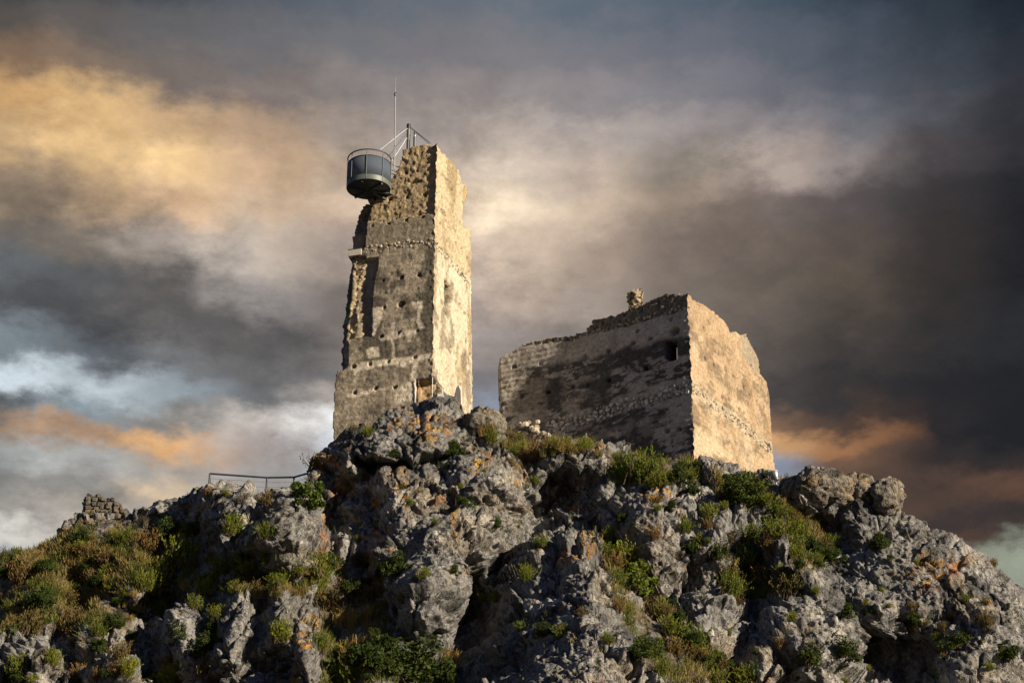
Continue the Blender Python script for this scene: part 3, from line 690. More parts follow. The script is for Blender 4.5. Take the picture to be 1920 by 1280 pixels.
def tf_relief(U, Z, P):
    q = tf_zones(U, Z, P)
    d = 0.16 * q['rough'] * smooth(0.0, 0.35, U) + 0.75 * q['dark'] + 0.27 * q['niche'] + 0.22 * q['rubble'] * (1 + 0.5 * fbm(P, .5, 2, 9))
    ed = np.array(TF.uz(R2([(165, 110), (150, 260), (138, 420), (118, 560), (125, 700), (132, 770)]))); 
    left = np.interp(Z, ed[::-1, 1], ed[::-1, 0]); d = d + q['edge'] * np.clip(0.5 - (left - U) * 1.0, 0, 0.5)
    d = np.maximum(d, holes(TF, T_HOLES, U, Z, P) + 0.16 * q['rough'])
    a, b = TF.uz(R1([(640, 762)]))[0]; d = np.maximum(d, 0.5 * smooth(1.15, .85, np.hypot((U - a) / .32, (Z - b) / .11)))
    a, b = TF.uz(R2([(485, 385)]))[0]; d = np.maximum(d, 0.35 * smooth(1.15, .85, np.hypot((U - a) / .20, (Z - b) / .16)))
    # broken doorway at the foot of the corner
    d = np.maximum(d, 0.55 * soft(TF, R2([(576, 840), (690, 822), (740, 990), (576, 990)]), U, Z, P, .05, 6, .12) * (1 + .3 * fbm(P, .35, 2, 8)))
    # shutter-board lines of the rammed lime
    d = d + 0.006 * np.sin(Z * 2 * math.pi / 0.32 + 2 * fbm(P, 2, 2, 3)) * (1 - q['rough'])
    return d
def stains(P, C, dark=(0.095, 0.086, 0.072), amt=0.75, seed=0, sc=1.2, th=(0.0, 0.4)):
    s = fbm(P * np.array([1, 1, 0.8]), sc, 5, 401 + seed, 0.62); return layer(C, amt * smooth(th[0], th[1], s), dark)
def tf_colour(U, Z, P, dep):
    q = tf_zones(U, Z, P)
    C = np.ones(U.shape + (3,)) * np.array([0.36, 0.315, 0.25]) * (1 + 0.3 * fbm(P, 1.5, 4, 5))[..., None]
    zl = TF.uz(R2([(670, 690)]))[0][1]
    C = stains(P, C, amt=0.92, th=(-0.2, 0.1), sc=1.1) if True else C
    lower = smooth(zl + .2, zl - .2, Z + .4 * fbm(P, 1.2, 3, 8)); C = layer(C, 0.55 * lower, (0.39, 0.335, 0.26))
    C = stains(P, C, seed=9, amt=.55, th=(0.05, .4), sc=.8)
    for poly in ([(300, 405), (378, 400), (362, 480), (325, 575), (298, 580)], [(552, 372), (612, 362), (600, 450), (624, 530), (590, 540), (580, 420), (556, 400)],
                 [(418, 495), (445, 500), (438, 600), (436, 705), (420, 705), (425, 580)], [(195, 745), (665, 680), (668, 705), (580, 725), (500, 760), (420, 750), (205, 790)],
                 [(200, 770), (215, 770), (208, 870), (196, 870)], [(280, 650), (350, 640), (360, 700), (290, 715)], [(560, 720), (580, 720), (575, 940), (440, 990), (450, 900), (540, 850)],
                 [(150, 930), (330, 885), (420, 890), (320, 910), (160, 950)], [(360, 575), (580, 540), (575, 560), (370, 600)]):
        C = layer(C, 0.95 * soft(TF, R2(poly), U, Z, P, .05, 11, .16), np.array([0.66, 0.59, 0.48]))
    C = layer(C, q['rough'] * 0.9, (0.40, 0.315, 0.20)); 
    g = smooth(-.1, .4, fbm(P, 0.25, 3, 66)); C = layer(C, 0.55 * q['rough'] * g, (0.17, 0.125, 0.075))
    band = soft(TF, R1([(318, 1045), (470, 1040), (590, 1020), (785, 1000), (785, 1185), (550, 1200), (320, 1230)]), U, Z, P, .05, 12, .08); C = layer(C, 0.75 * band, (0.27, 0.235, 0.185))
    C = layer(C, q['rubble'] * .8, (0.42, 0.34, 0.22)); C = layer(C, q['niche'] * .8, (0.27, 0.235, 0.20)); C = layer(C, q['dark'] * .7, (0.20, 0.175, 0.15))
    door = soft(TF, R2([(576, 840), (690, 822), (740, 990), (576, 990)]), U, Z, P, .05, 6, .12); C = layer(C, door * .9, (0.46, 0.33, 0.19))
    return C * (1 + 0.22 * vnoise(P, 0.14, 55))[..., None]
def tf_rough(U, Z, P):
    q = tf_zones(U, Z, P); return 0.018 + 0.030 * q['rough'] + 0.09 * q['rubble'] + .06 * q['dark'] + 0.04 * q['edge']
UL = max(p[0] for p in T_OUT) + 0.3
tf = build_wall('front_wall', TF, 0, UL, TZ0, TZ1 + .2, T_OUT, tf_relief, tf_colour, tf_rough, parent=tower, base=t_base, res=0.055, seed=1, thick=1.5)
# the sunlit side
T_OUTR = TR.uz(R1([(700, 505), (785, 508), (803, 518), (832, 582), (850, 590), (885, 608), (915, 640), (935, 690), (966, 688), (972, 785), (1012, 795), (1018, 850), (980, 930), (976, 1000), (985, 1082), (1038, 1092), (1041, 1280)])
                 + R2([(908, 150), (910, 500), (914, 760), (918, 990), (920, 1500), (640, 1500)]))
T_WIN = TR.uz(R2([(748, 240), (783, 282), (783, 380), (771, 462), (748, 425)]))
T_HR = R1([(905, 830), (833, 888), (825, 1060), (865, 1105), (935, 1200), (960, 1055)]) + R2([(820, 25), (855, 60), (885, 112), (720, 410), (870, 438), (838, 390), (803, 520), (728, 735), (757, 780), (797, 822), (845, 875), (787, 652), (878, 620), (900, 690)])
def tr_relief(U, Z, P):
    d = holes(TR, T_HR, U, Z, P, 0.11, 0.4)
    d = np.maximum(d, 1.0 * soft(TR, R2([(746, 238), (785, 280), (785, 385), (772, 466), (746, 430)]), U, Z, P, .03, 4, .04))
    up = smooth(0, .4, Z - TR.uz(R2([(690, 40)]))[0][1]); d = d + 0.10 * up * smooth(.1, .5, fbm(P, .9, 3, 14)) * smooth(0, .3, U)
    d = np.maximum(d, 0.8 * soft(TR, R2([(640, 815), (690, 822), (740, 900), (768, 960), (760, 1000), (640, 1000)]), U, Z, P, .05, 6, .08))
    a, b = TR.uz(R1([(845, 985)]))[0]; d = np.maximum(d, 0.3 * smooth(1.2, .8, np.hypot((U - a) / .4, (Z - b) / .16)))
    return d
def tr_colour(U, Z, P, dep):
    C = np.ones(U.shape + (3,)) * np.array([0.54, 0.485, 0.385]) * (1 + 0.22 * fbm(P, 1.5, 4, 5))[..., None]
    st = fbm(P * np.array([1, 1, 0.28]), 0.8, 4, 431, .6); C = layer(C, 0.75 * smooth(0.02, .3, st), (0.29, 0.225, 0.14))
    C = layer(C, 0.75 * smooth(.04, .28, fbm(P * np.array([1, 1, .6]), 1.4, 6, 441, .66)), (0.18, 0.155, 0.12))
    up = smooth(0, .4, Z - TR.uz(R2([(690, 40)]))[0][1]); C = layer(C, 0.5 * up, (0.43, 0.34, 0.20))
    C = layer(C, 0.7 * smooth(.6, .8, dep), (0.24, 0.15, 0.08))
    return C * (1 + 0.2 * vnoise(P, 0.14, 55))[..., None]
UR = max(p[0] for p in T_OUTR) + 0.2
tr = build_wall('side_wall', TR, 0, UR, TZ0, TZ1 + .2, T_OUTR, tr_relief, tr_colour, 0.03, through=[T_WIN], parent=tower, base=t_base, res=0.055, seed=2, thick=1.1, ragged=.12)
# the two walls away from the viewer close the plan
def plain_colour(U, Z, P, dep):
    C = np.ones(U.shape + (3,)) * np.array([0.34, 0.29, 0.21]) * (1 + 0.3 * fbm(P, 1.5, 4, 5))[..., None]
    return stains(P, C, amt=.6)
UB = 5.0; URB = TR.uz(R2([(905, 500)]))[0][0]
zb = TF.uz(R1([(500, 900)]))[0][1]
W3 = Wall(TF.pos(UB, 0)[:2], TD_R); W3.n = -TR.n; W4 = Wall(TR.pos(URB, 0)[:2], TD_L); W4.n = -TF.n
build_wall('far_side_wall', W3, 0.3, URB - .2, TZ0, zb + 0.5, [(-.5, TZ0 - 1), (-.5, zb - 2.4), (1.0, zb - 1.2), (2.2, zb - 1.0), (URB, zb), (URB, TZ0 - 1)], None, plain_colour, 0.07, parent=tower, base=t_base, res=0.14, open_u0=False)
build_wall('back_wall', W4, 0.3, UB - .2, TZ0, TZ1, [(-.5, TZ0 - 1), (-.5, zb - 4.2), (1.2, zb - 3.8), (2.4, zb - 3.0), (UB, zb - 2.4), (UB, TZ0 - 1)], None, plain_colour, 0.07, parent=tower, base=t_base, res=0.14, open_u0=False)
rng = np.random.RandomState(11)
stone_course(TF, R1([(290, 1268), (420, 1250), (550, 1225), (660, 1218), (785, 1212)]), 3, 0.18, tf, t_base, rng, 0.0, .05)
stone_course(TR, R1([(790, 1215)]) + R2([(800, 165), (900, 290)]), 3, 0.17, tr, t_base, rng, 0.01, .1)

# ---------------- the keep
BC = at(1297, 735, 90.8); BD_L = wall_dir(1297, 735, 90.8, 0.268, -1); BD_R = wall_dir(1297, 735, 90.8, 0.75, 1)
BL = Wall(BC, BD_L); BR = Wall(BC, BD_R)
BZ0 = BL.uz([(1297, 900)])[0][1] - 2.5; BZ1 = BL.uz([(1297, 535)])[0][1] + 1.2
b_base = np.array([BC[0], BC[1], BZ0])
keep = bpy.data.objects.new('keep_ruin', None); col.objects.link(keep); keep.location = b_base
tag(keep, 'broad roofless stone keep with one window and a masonry stub on its wall head', 'ruined keep')
B_OUT = BL.uz(R3([(75, 890), (66, 760), (56, 700), (60, 640), (84, 580), (104, 530), (130, 500), (165, 476), (200, 452), (222, 425), (300, 395), (400, 366), (480, 345), (570, 325), (585, 290), (605, 258), (640, 245), (720, 225), (790, 203), (880, 172), (935, 150), (970, 122), (1040, 100), (1085, 98), (1130, 85), (1170, 100), (1197, 112), (1300, 90), (1300, 1500), (80, 1500), (85, 950)]))
B_WIN = BL.uz(R3([(1048, 386), (1121, 362), (1121, 494), (1052, 510)]))
B_HOLES = R3([(182, 555), (315, 528), (458, 500), (568, 468), (703, 442), (850, 395), (960, 365), (490, 655), (585, 645), (350, 690), (215, 725), (1085, 250), (880, 320), (710, 620), (930, 545), (1060, 920), (1130, 905), (440, 865)])
def bl_top(U, Z, P):      # above this line the wall is bare rubble
    l = BL.uz(R3([(1205, 178), (700, 318), (200, 446)])); return smooth(-.08, .08, Z - np.interp(U, [p[0] for p in l], [p[1] for p in l]) + .1 * fbm(P, .6, 2, 4))
def bl_band(U, Z, P):
    lo = BL.uz(R3([(1205, 690), (900, 772), (600, 872), (330, 935), (60, 990)])); hi = BL.uz(R3([(1205, 648), (900, 722), (600, 815), (330, 868), (60, 915)]))
    a = np.interp(U, [p[0] for p in lo], [p[1] for p in lo]); b = np.interp(U, [p[0] for p in hi], [p[1] for p in hi])
    return smooth(a - .04, a + .04, Z) * smooth(b + .06, b - .06, Z + .12 * fbm(P, .7, 2, 6))
def bl_relief(U, Z, P):
    d = holes(BL, B_HOLES, U, Z, P, .11, .5) * (0.6 + 0.4 * np.sign(vnoise(P, 3, 4)))
    a, b = BL.uz(R3([(1105, 322)]))[0]; d = np.maximum(d, .5 * smooth(1.2, .85, np.hypot((U - a) / .26, (Z - b) / .22)))
    # the reveal of the window slopes in from the left
    d = d + 0.10 * bl_top(U, Z, P) + 0.09 * bl_band(U, Z, P)
    # the far end of the wall leans out into the sunlight
    k = BL.uz(R3([(470, 380), (350, 850)])); u0 = np.interp(Z, [k[1][1], k[0][1]], [k[1][0], k[0][0]]) + .25 * fbm(P, 1.2, 2, 9)
    d = d - np.clip(U - u0, 0, 9) * 0.21
    d = d + 0.014 * np.sin(Z * 2 * math.pi / 0.30 + 2 * fbm(P, 2, 2, 3))
    # rounded broken far edge
    ue = max(p[0] for p in B_OUT); d = d + 1.0 * np.clip((U - ue + 0.7) / 0.7, 0, 1) ** 2
    return d
def bl_colour(U, Z, P, dep):
    C = np.ones(U.shape + (3,)) * np.array([0.395, 0.375, 0.36]) * (1 + 0.22 * fbm(P, 1.6, 4, 5))[..., None]
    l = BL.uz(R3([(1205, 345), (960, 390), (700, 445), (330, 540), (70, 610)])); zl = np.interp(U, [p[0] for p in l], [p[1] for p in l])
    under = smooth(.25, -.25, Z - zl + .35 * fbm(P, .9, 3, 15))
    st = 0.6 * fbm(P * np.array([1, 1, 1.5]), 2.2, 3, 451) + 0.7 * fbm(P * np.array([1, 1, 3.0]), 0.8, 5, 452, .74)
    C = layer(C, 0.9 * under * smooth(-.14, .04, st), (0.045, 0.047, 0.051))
    for poly in ([(450, 700), (560, 640), (705, 560), (600, 555), (420, 610), (380, 650)], [(440, 730), (620, 690), (640, 760), (520, 800), (445, 810)], [(120, 580), (330, 560), (350, 840), (300, 870), (140, 880), (90, 700)],
                 [(880, 850), (1060, 800), (1040, 900), (900, 950)], [(560, 920), (860, 850), (850, 960), (560, 980)], [(880, 660), (1000, 640), (980, 700), (890, 710)]):
        C = layer(C, 0.6 * soft(BL, R3(poly), U, Z, P, .15, 17, .5) * smooth(-.35, .05, -fbm(P * np.array([1, 1, 2.5]), .7, 4, 455, .66)), (0.37, 0.335, 0.30))
    C = layer(C, 0.35 * smooth(.1, .4, fbm(P * np.array([1, 1, .4]), 1.0, 4, 461)), (0.12, 0.11, 0.105))
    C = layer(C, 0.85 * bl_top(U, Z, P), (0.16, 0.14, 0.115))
    C = layer(C, 0.85 * bl_band(U, Z, P), (0.40, 0.385, 0.36))
    return C * (1 + 0.2 * vnoise(P, 0.14, 55))[..., None]
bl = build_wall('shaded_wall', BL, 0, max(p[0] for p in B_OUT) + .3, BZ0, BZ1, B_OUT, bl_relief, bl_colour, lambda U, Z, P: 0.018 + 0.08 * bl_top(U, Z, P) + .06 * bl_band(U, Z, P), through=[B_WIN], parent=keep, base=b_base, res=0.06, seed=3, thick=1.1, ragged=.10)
B_OUTR = BR.uz(R3([(1100, 90), (1197, 112), (1215, 128), (1290, 175), (1400, 262), (1424, 300), (1438, 342), (1470, 328), (1496, 348), (1530, 338), (1560, 375), (1620, 488), (1628, 585), (1655, 612), (1668, 700), (1680, 850), (1692, 1000), (1706, 1180), (1720, 1500), (1100, 1500)]))
B_HR = R3([(1280, 312), (1285, 490), (1340, 525), (1408, 550), (1455, 597), (1515, 660), (1553, 705), (1597, 750), (1640, 788), (1350, 243), (1307, 270), (1390, 725), (1432, 740), (1520, 820), (1575, 535), (1300, 690), (1490, 800), (1470, 995), (1545, 1070)])
def br_band(U, Z, P):
    lo = BR.uz(R3([(1205, 700), (1450, 870), (1695, 1068)])); hi = BR.uz(R3([(1205, 632), (1450, 790), (1690, 985)]))
    a = np.interp(U, [p[0] for p in lo], [p[1] for p in lo]); b = np.interp(U, [p[0] for p in hi], [p[1] for p in hi])
    return smooth(a - .04, a + .04, Z) * smooth(b + .06, b - .06, Z + .15 * fbm(P, .7, 2, 6))
def br_relief(U, Z, P):
    d = holes(BR, B_HR, U, Z, P, .115, .45) + 0.08 * br_band(U, Z, P) * smooth(0, .3, U)
    d = d + 0.14 * soft(BR, R3([(1505, 330), (1560, 360), (1640, 480), (1660, 620), (1515, 480)]), U, Z, P, .08, 21, .2)
    cr = segdist(U, Z, BR.uz(R3([(1225, 872), (1262, 890), (1290, 905), (1318, 925)]))); d = d + .12 * np.exp(-(cr / .08) ** 2)
    return d + 0.010 * np.sin(Z * 2 * math.pi / 0.30 + 2 * fbm(P, 2, 2, 3)) * smooth(0, .3, U)
def br_colour(U, Z, P, dep):
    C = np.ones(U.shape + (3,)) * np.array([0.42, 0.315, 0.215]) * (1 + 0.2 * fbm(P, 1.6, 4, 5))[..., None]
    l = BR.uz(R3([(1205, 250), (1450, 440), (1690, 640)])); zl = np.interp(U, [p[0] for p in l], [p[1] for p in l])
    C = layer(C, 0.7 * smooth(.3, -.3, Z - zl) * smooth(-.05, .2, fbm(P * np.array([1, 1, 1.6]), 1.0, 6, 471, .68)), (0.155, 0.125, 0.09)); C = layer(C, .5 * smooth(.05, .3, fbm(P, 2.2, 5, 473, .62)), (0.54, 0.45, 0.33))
    C = layer(C, 0.45 * smooth(.1, .4, fbm(P * np.array([1, 1, .4]), .8, 4, 472)), (0.30, 0.21, 0.12))
    C = layer(C, 0.75 * soft(BR, R3([(1510, 330), (1560, 360), (1640, 480), (1660, 620), (1510, 480)]), U, Z, P, .08, 21, .2), (0.26, 0.235, 0.19))
    C = layer(C, 0.6 * br_band(U, Z, P), (0.46, 0.40, 0.30))
    C = layer(C, 0.7 * soft(BR, R3([(1225, 890), (1300, 930), (1460, 1080), (1440, 1100), (1225, 1040)]), U, Z, P, .1, 22, .3), (0.52, 0.44, 0.31))
    return C * (1 + 0.18 * vnoise(P, 0.14, 55))[..., None]
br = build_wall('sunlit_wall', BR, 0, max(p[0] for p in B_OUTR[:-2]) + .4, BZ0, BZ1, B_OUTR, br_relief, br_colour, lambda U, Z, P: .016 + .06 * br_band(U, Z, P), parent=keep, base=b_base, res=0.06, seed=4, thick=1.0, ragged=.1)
LB = max(p[0] for p in B_OUT); LR = max(p[0] for p in B_OUTR[:-2]); zt = BL.uz(R3([(145, 470)]))[0][1]
W5 = Wall(BL.pos(LB - .4, 0)[:2], BD_R); W5.n = -BR.n; W6 = Wall(BR.pos(LR - .3, 0)[:2], BD_L); W6.n = -BL.n
build_wall('far_side_wall', W5, 0.5, LR - .5, BZ0, zt, [(-1, BZ0 - 1), (-1, zt - .8), (2, zt - 1.2), (4, zt - .9), (LR, zt - 1.4), (LR, BZ0 - 1)], None, plain_colour, .07, parent=keep, base=b_base, res=.16, open_u0=False)
build_wall('back_wall', W6, 0.5, LB - .5, BZ0, zt, [(-1, BZ0 - 1), (-1, zt - 2.6), (3, zt - 3.2), (6, zt - 2.8), (LB, zt - 2), (LB, BZ0 - 1)], None, plain_colour, .07, parent=keep, base=b_base, res=.16, open_u0=False)
rng = np.random.RandomState(12)
stone_course(BL, R3([(1200, 692), (900, 772), (600, 870), (340, 932)]), 4, 0.23, bl, b_base, rng, 0.03, .10, PALESTONES)
stone_course(BR, R3([(1212, 700), (1450, 868), (1690, 1062)]), 4, 0.18, br, b_base, rng, 0.05, .15)
stone_course(BR, R3([(1512, 505), (1650, 655)]), 1, 0.22, br, b_base, rng, 0.05, .2)
stone_course(BL, R3([(1195, 185), (700, 322), (200, 452)]), 2, 0.20, bl, b_base, rng, 0.06, .15)
# tumbled footing at the far end of the shaded wall and under its corner
zone = BL.uz(R3([(95, 925), (330, 885), (345, 940), (420, 985), (200, 1000), (100, 975)]))
k = 0
while k < 75:
    u = rng.uniform(min(p[0] for p in zone), max(p[0] for p in zone)); z = rng.uniform(min(p[1] for p in zone), max(p[1] for p in zone))
    if inpoly(np.array([u]), np.array([z]), zone)[0]:
        s_ = rng.uniform(.09, .19); put_stone(BL, u, z, -0.35 - rng.uniform(0, .5), s_ * 1.3, s_, s_, bl, b_base, rng); k += 1
# masonry stub standing on the wall head
def stub():
    p = BL.uz(R3([(840, 175)]))[0]; c = BL.pos(p[0], p[1] - .25, 0.55)
    n, m = 44, 44; v = []; C = []
    for j in range(m):
        t = j / (m - 1); zz = t * 1.38
        for i in range(n):
            a = 2 * math.pi * i / n; r = 0.38 * (1.0 + 0.35 * max(0, .2 - t) * 4) * (1 if t < .85 else math.sqrt(max(0.02, 1 - ((t - .85) / .16) ** 2)))
            sx = np.sign(math.cos(a)) * abs(math.cos(a)) ** .7; sy = np.sign(math.sin(a)) * abs(math.sin(a)) ** .7
            v.append(c + np.array([r * sx, r * sy, zz]))
    v = np.array(v); v = v + np.stack([fbm(v, .3, 3, 1, .75), fbm(v, .3, 3, 2, .75), fbm(v, .3, 3, 3, .75)], -1) * .30
    f = [(j * n + i, j * n + (i + 1) % n, (j + 1) * n + (i + 1) % n, (j + 1) * n + i) for j in range(m - 1) for i in range(n)] + [tuple((m - 1) * n + i for i in range(n))]
    C = np.array([0.30, 0.25, 0.18]) * (1 + .8 * fbm(v, .2, 3, 9))[:, None]
    link('masonry_stub', mesh_np('masonry_stub', v - b_base, f, np.clip(C, .03, .8)), M['wall'], keep)
stub()

# ------------------------------------------------------------------ steelwork on the tower
def pxm(p): return F / np.linalg.norm(np.asarray(p) - CAM) # rough pixels per metre
def balcony():
    Yb = 92.3
    top = at(693, 300, Yb); bot = at(694.5, 354, Yb); R = 41.0 / (F / ((top - CAM)[1] * CT + (top - CAM)[2] * ST)); H = top[2] - bot[2]
    c = np.array([top[0], top[1], bot[2]])
    root = bpy.data.objects.new('viewing_balcony', None); col.objects.link(root); root.location = c
    tag(root, 'round steel viewing balcony with blue mesh screen hung beside the broken tower top', 'balcony')
    o = np.zeros(3)
    m = MB(); m.lathe([(0.15, -0.10), (R * .80, -0.06), (R * 0.96, 0.0), (R * .97, 0.06), (0.15, 0.07)], o, 56); m.build('floor_disc', M['darksteel'], root)
    for a in np.arange(0, 180, 60):
        m = MB(); r = math.radians(a + 15); d = np.array([math.cos(r), math.sin(r), 0]); n = np.array([-d[1], d[0], 0])
        m.box([0, 0, -0.11], d * R * .93, n * .05, [0, 0, .06]); m.build('floor_beam', M['darksteel'], root, False)
    m = MB(); m.lathe([(R * .985, -0.03), (R, -0.03), (R, 0.27), (R * .985, 0.27)], o, 64, False); m.build('skirt', M['skirt'], root)
    n = 64; v = []; f = []
    zs = (0.30, H - 0.36)
    for k in range(n + 1):
        a = math.radians(-205 + 320 * k / n)
        for rr in (R * .965, R * .975):
            for z in zs: v.append((rr * math.cos(a), rr * math.sin(a), z))
    for k in range(n):
        b = k * 4; f += [(b, b + 4, b + 5, b + 1), (b + 2, b + 3, b + 7, b + 6), (b + 1, b + 5, b + 7, b + 3), (b, b + 2, b + 6, b + 4)]
    me = mesh_np('mesh_screen', v, f); link('mesh_screen', me, M['screen'], root)
    def ring(name, z, r, t, mat=M['steel']):
        m = MB(); m.tube([(r * math.cos(a), r * math.sin(a), z) for a in np.linspace(0, 2 * math.pi, 65)[:-1]], t, 8, True); return m.build(name, mat, root)
    ring('top_rail', H, R * 0.99, 0.038); ring('screen_rail', H - 0.36, R * .985, 0.022); ring('foot_rail', 0.30, R * .985, 0.022)
    for k in range(8):
        a = 2 * math.pi * k / 8 - math.pi / 2 - 0.05
        m = MB(); m.tube([(R * math.cos(a), R * math.sin(a), 0.0), (R * math.cos(a), R * math.sin(a), H - (0.10 if k == 0 else 0))], 0.024, 8); m.build('post', M['steel'], root)
    # short walkway back to the wall head
    e1 = TF.pos(TF.uz(R1([(560, 640)]))[0][0], 0, 1.0)[:2] - c[:2]; e1 = np.array([e1[0], e1[1] + .6, 0]); L = np.linalg.norm(e1); d = e1 / L; n_ = np.array([-d[1], d[0], 0])
    m = MB(); m.box(d * (L + R) * .5 + [0, 0, .02], d * (L - R * .8) * .5, n_ * .42, [0, 0, .05]); m.build('walkway', M['darksteel'], root, False)
    for sgn in (-1, 1):
        for zz in (H, H - .36):
            m = MB(); m.tube([d * R * .92 + n_ * .42 * sgn + [0, 0, zz], d * (L + .3) + n_ * .42 * sgn + [0, 0, zz]], 0.024, 8); m.build('walkway_rail', M['steel'], root)
    # carrying arm under the floor
    m = MB(); m.tube([d * R * .2 + [0, 0, -.12], d * (L + .2) + [0, 0, -.5]], 0.09, 10); m.build('support_arm', M['darksteel'], root)
    return c, R, H
bc_, bR, bH = balcony()
def masts():
    Ym = 93.2
    b = at(766, 292, Ym); t = at(766.5, 233, Ym); b[0] = t[0]; b[1] = t[1]; b[2] -= 0.9
    root = bpy.data.objects.new('stay_mast', None); col.objects.link(root); root.location = b
    tag(root, 'thick grey steel mast with stay cables standing on the tower top', 'mast')
    h = t[2] - b[2]; r = 0.105
    m = MB(); m.tube([(0, 0, 0), (0, 0, h - .28)], r, 16); m.build('pole', M['skirt'], root)
    m = MB(); m.lathe([(r * .5, h - .30), (r * 1.18, h - .29), (r * 1.18, h - .03), (r * .9, h)], (0, 0, 0), 18); m.build('mast_cap', M['darksteel'], root)
    for k, (px, py, Y, pz) in enumerate([(713, 281, 92.0, .2), (731, 294, 91.9, .2), (706, 287, 92.6, .25), (722, 300, 93.0, .5), (734, 303, 92.6, .75)]):
        e = at(px, py, Y); m = MB(); m.tube([(0, 0, h - pz), e - b], 0.014 if k else 0.02, 6); m.build('stay_cable', M['galv'], root)
    for px, py in R1([(760, 505), (748, 508)]):
        e = at(px, py + 1, 92.6); m = MB(); m.tube([(0, 0, h - .12), e - b], 0.018, 6); m.build('stay_cable', M['steel'], root)
    # short post behind it
    p = at(778, 248, 93.0); q = p.copy(); q[2] -= 1.3
    r2 = bpy.data.objects.new('beacon_post', None); col.objects.link(r2); r2.location = q
    tag(r2, 'short steel post with glass beacon beside the thick mast on the tower top', 'beacon')
    m = MB(); m.tube([(0, 0, 0), (0, 0, .98)], .085, 14); m.build('post', M['skirt'], r2)
    m = MB(); m.lathe([(.05, .98), (.06, 1.0), (.06, 1.2), (.03, 1.24)], (0, 0, 0), 14); m.build('lamp_glass', M['galv'], r2)
    m = MB(); m.lathe([(.075, 1.22), (.08, 1.26), (.05, 1.32), (.015, 1.34)], (0, 0, 0), 14); m.build('lamp_cap', M['steel'], r2)
    # whip antenna
    a0 = at(739.5, 318, 92.6); a1 = at(741.2, 181, 92.6); a2 = at(742.2, 143, 92.6)
    r3 = bpy.data.objects.new('lightning_rod', None); col.objects.link(r3); r3.location = a0
    tag(r3, 'slender tall lightning rod rising behind the round balcony', 'lightning rod')
    m = MB(); m.tube([(0, 0, 0), a1 - a0], [.036, .032], 10); m.build('pole', M['galv'], r3)
    d = a2 - a1
    m = MB(); m.tube([a1 - a0, a1 - a0 + d * .06, a1 - a0 + d * .16, a1 - a0 + d * .2], [.04, .075, .07, .02], 12); m.build('collar', M['steel'], r3)
    m = MB(); m.tube([a1 - a0 + d * .18, a2 - a0], [.02, .008], 8); m.build('tip', M['galv'], r3)
masts()
def white_box():
    p = TF.uz(R2([(212, 78)]))[0]; c = TF.pos(p[0], p[1], 0.06); ax = np.append(TF.d, 0); an = np.append(TF.n, 0)
    root = bpy.data.objects.new('white_casing', None); col.objects.link(root); root.location = c
    tag(root, 'white metal casing bolted across the broken tower corner', 'casing')
    m = MB(); m.box([0, 0, 0], ax * .38, an * .16, [0, 0, .18]); m.build('body', M['white'], root, False)
    m = MB(); m.box([0, 0, .21], ax * .40, an * .175, [0, 0, .02]); m.build('lid', M['steel'], root, False)
white_box()
def gate():
    j = TF.pos(0, 0)[:2]
    def P(W, q, dep=-0.06): 
        u, z = W.uz(R2([q]))[0]; return W.pos(u, z, dep)
    b = P(TF, (575, 945)); root = bpy.data.objects.new('doorway_frame', None); col.objects.link(root); root.location = b
    tag(root, 'thin steel frame with posts round the broken doorway at the tower foot', 'metal frame')
    pts = [P(TF, (575, 840)), P(TF, (679, 826), -.08), P(TR, (735, 892))]
    for top, bot in ((pts[0], P(TF, (575, 965))), (P(TF, (678, 826), -.08), P(TF, (678, 965), -.08)), (P(TR, (728, 886)), P(TR, (728, 975)))):
        bot = np.array([top[0], top[1], bot[2] - .3]); m = MB(); m.tube([top - b, bot - b], .022, 8); m.build('post', M['galv'], root)
    m = MB(); m.tube([p - b for p in pts], .02, 8); m.build('top_bar', M['steel'], root)
    c = at(829, 747, 91.0)
    m = MB(); w = .24; v = [(-w, -w, -.5), (w * .8, -w, -.5), (w * .8, w, -.5), (-w, w, -.5), (-w, -w, .18), (w * .3, -w, .22), (w * .3, w, .22), (-w, w, .18)]
    m.add(v, [(3, 2, 1, 0), (4, 5, 6, 7), (0, 1, 5, 4), (1, 2, 6, 5), (2, 3, 7, 6), (3, 0, 4, 7)])
    o = m.build('concrete_block', M['concrete'], None, False); o.location = c
    tag(o, 'pale concrete block with a sloping side in the broken doorway', 'block')
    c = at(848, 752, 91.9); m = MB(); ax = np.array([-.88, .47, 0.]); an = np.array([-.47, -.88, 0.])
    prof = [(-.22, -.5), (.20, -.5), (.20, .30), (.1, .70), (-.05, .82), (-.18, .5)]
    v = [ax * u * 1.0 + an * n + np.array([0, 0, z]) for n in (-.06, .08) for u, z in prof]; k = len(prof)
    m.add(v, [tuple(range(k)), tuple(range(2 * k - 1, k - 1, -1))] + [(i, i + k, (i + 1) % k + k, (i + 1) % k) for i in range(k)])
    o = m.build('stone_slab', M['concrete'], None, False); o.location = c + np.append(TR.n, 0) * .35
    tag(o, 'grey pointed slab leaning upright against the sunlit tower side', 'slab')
gate()

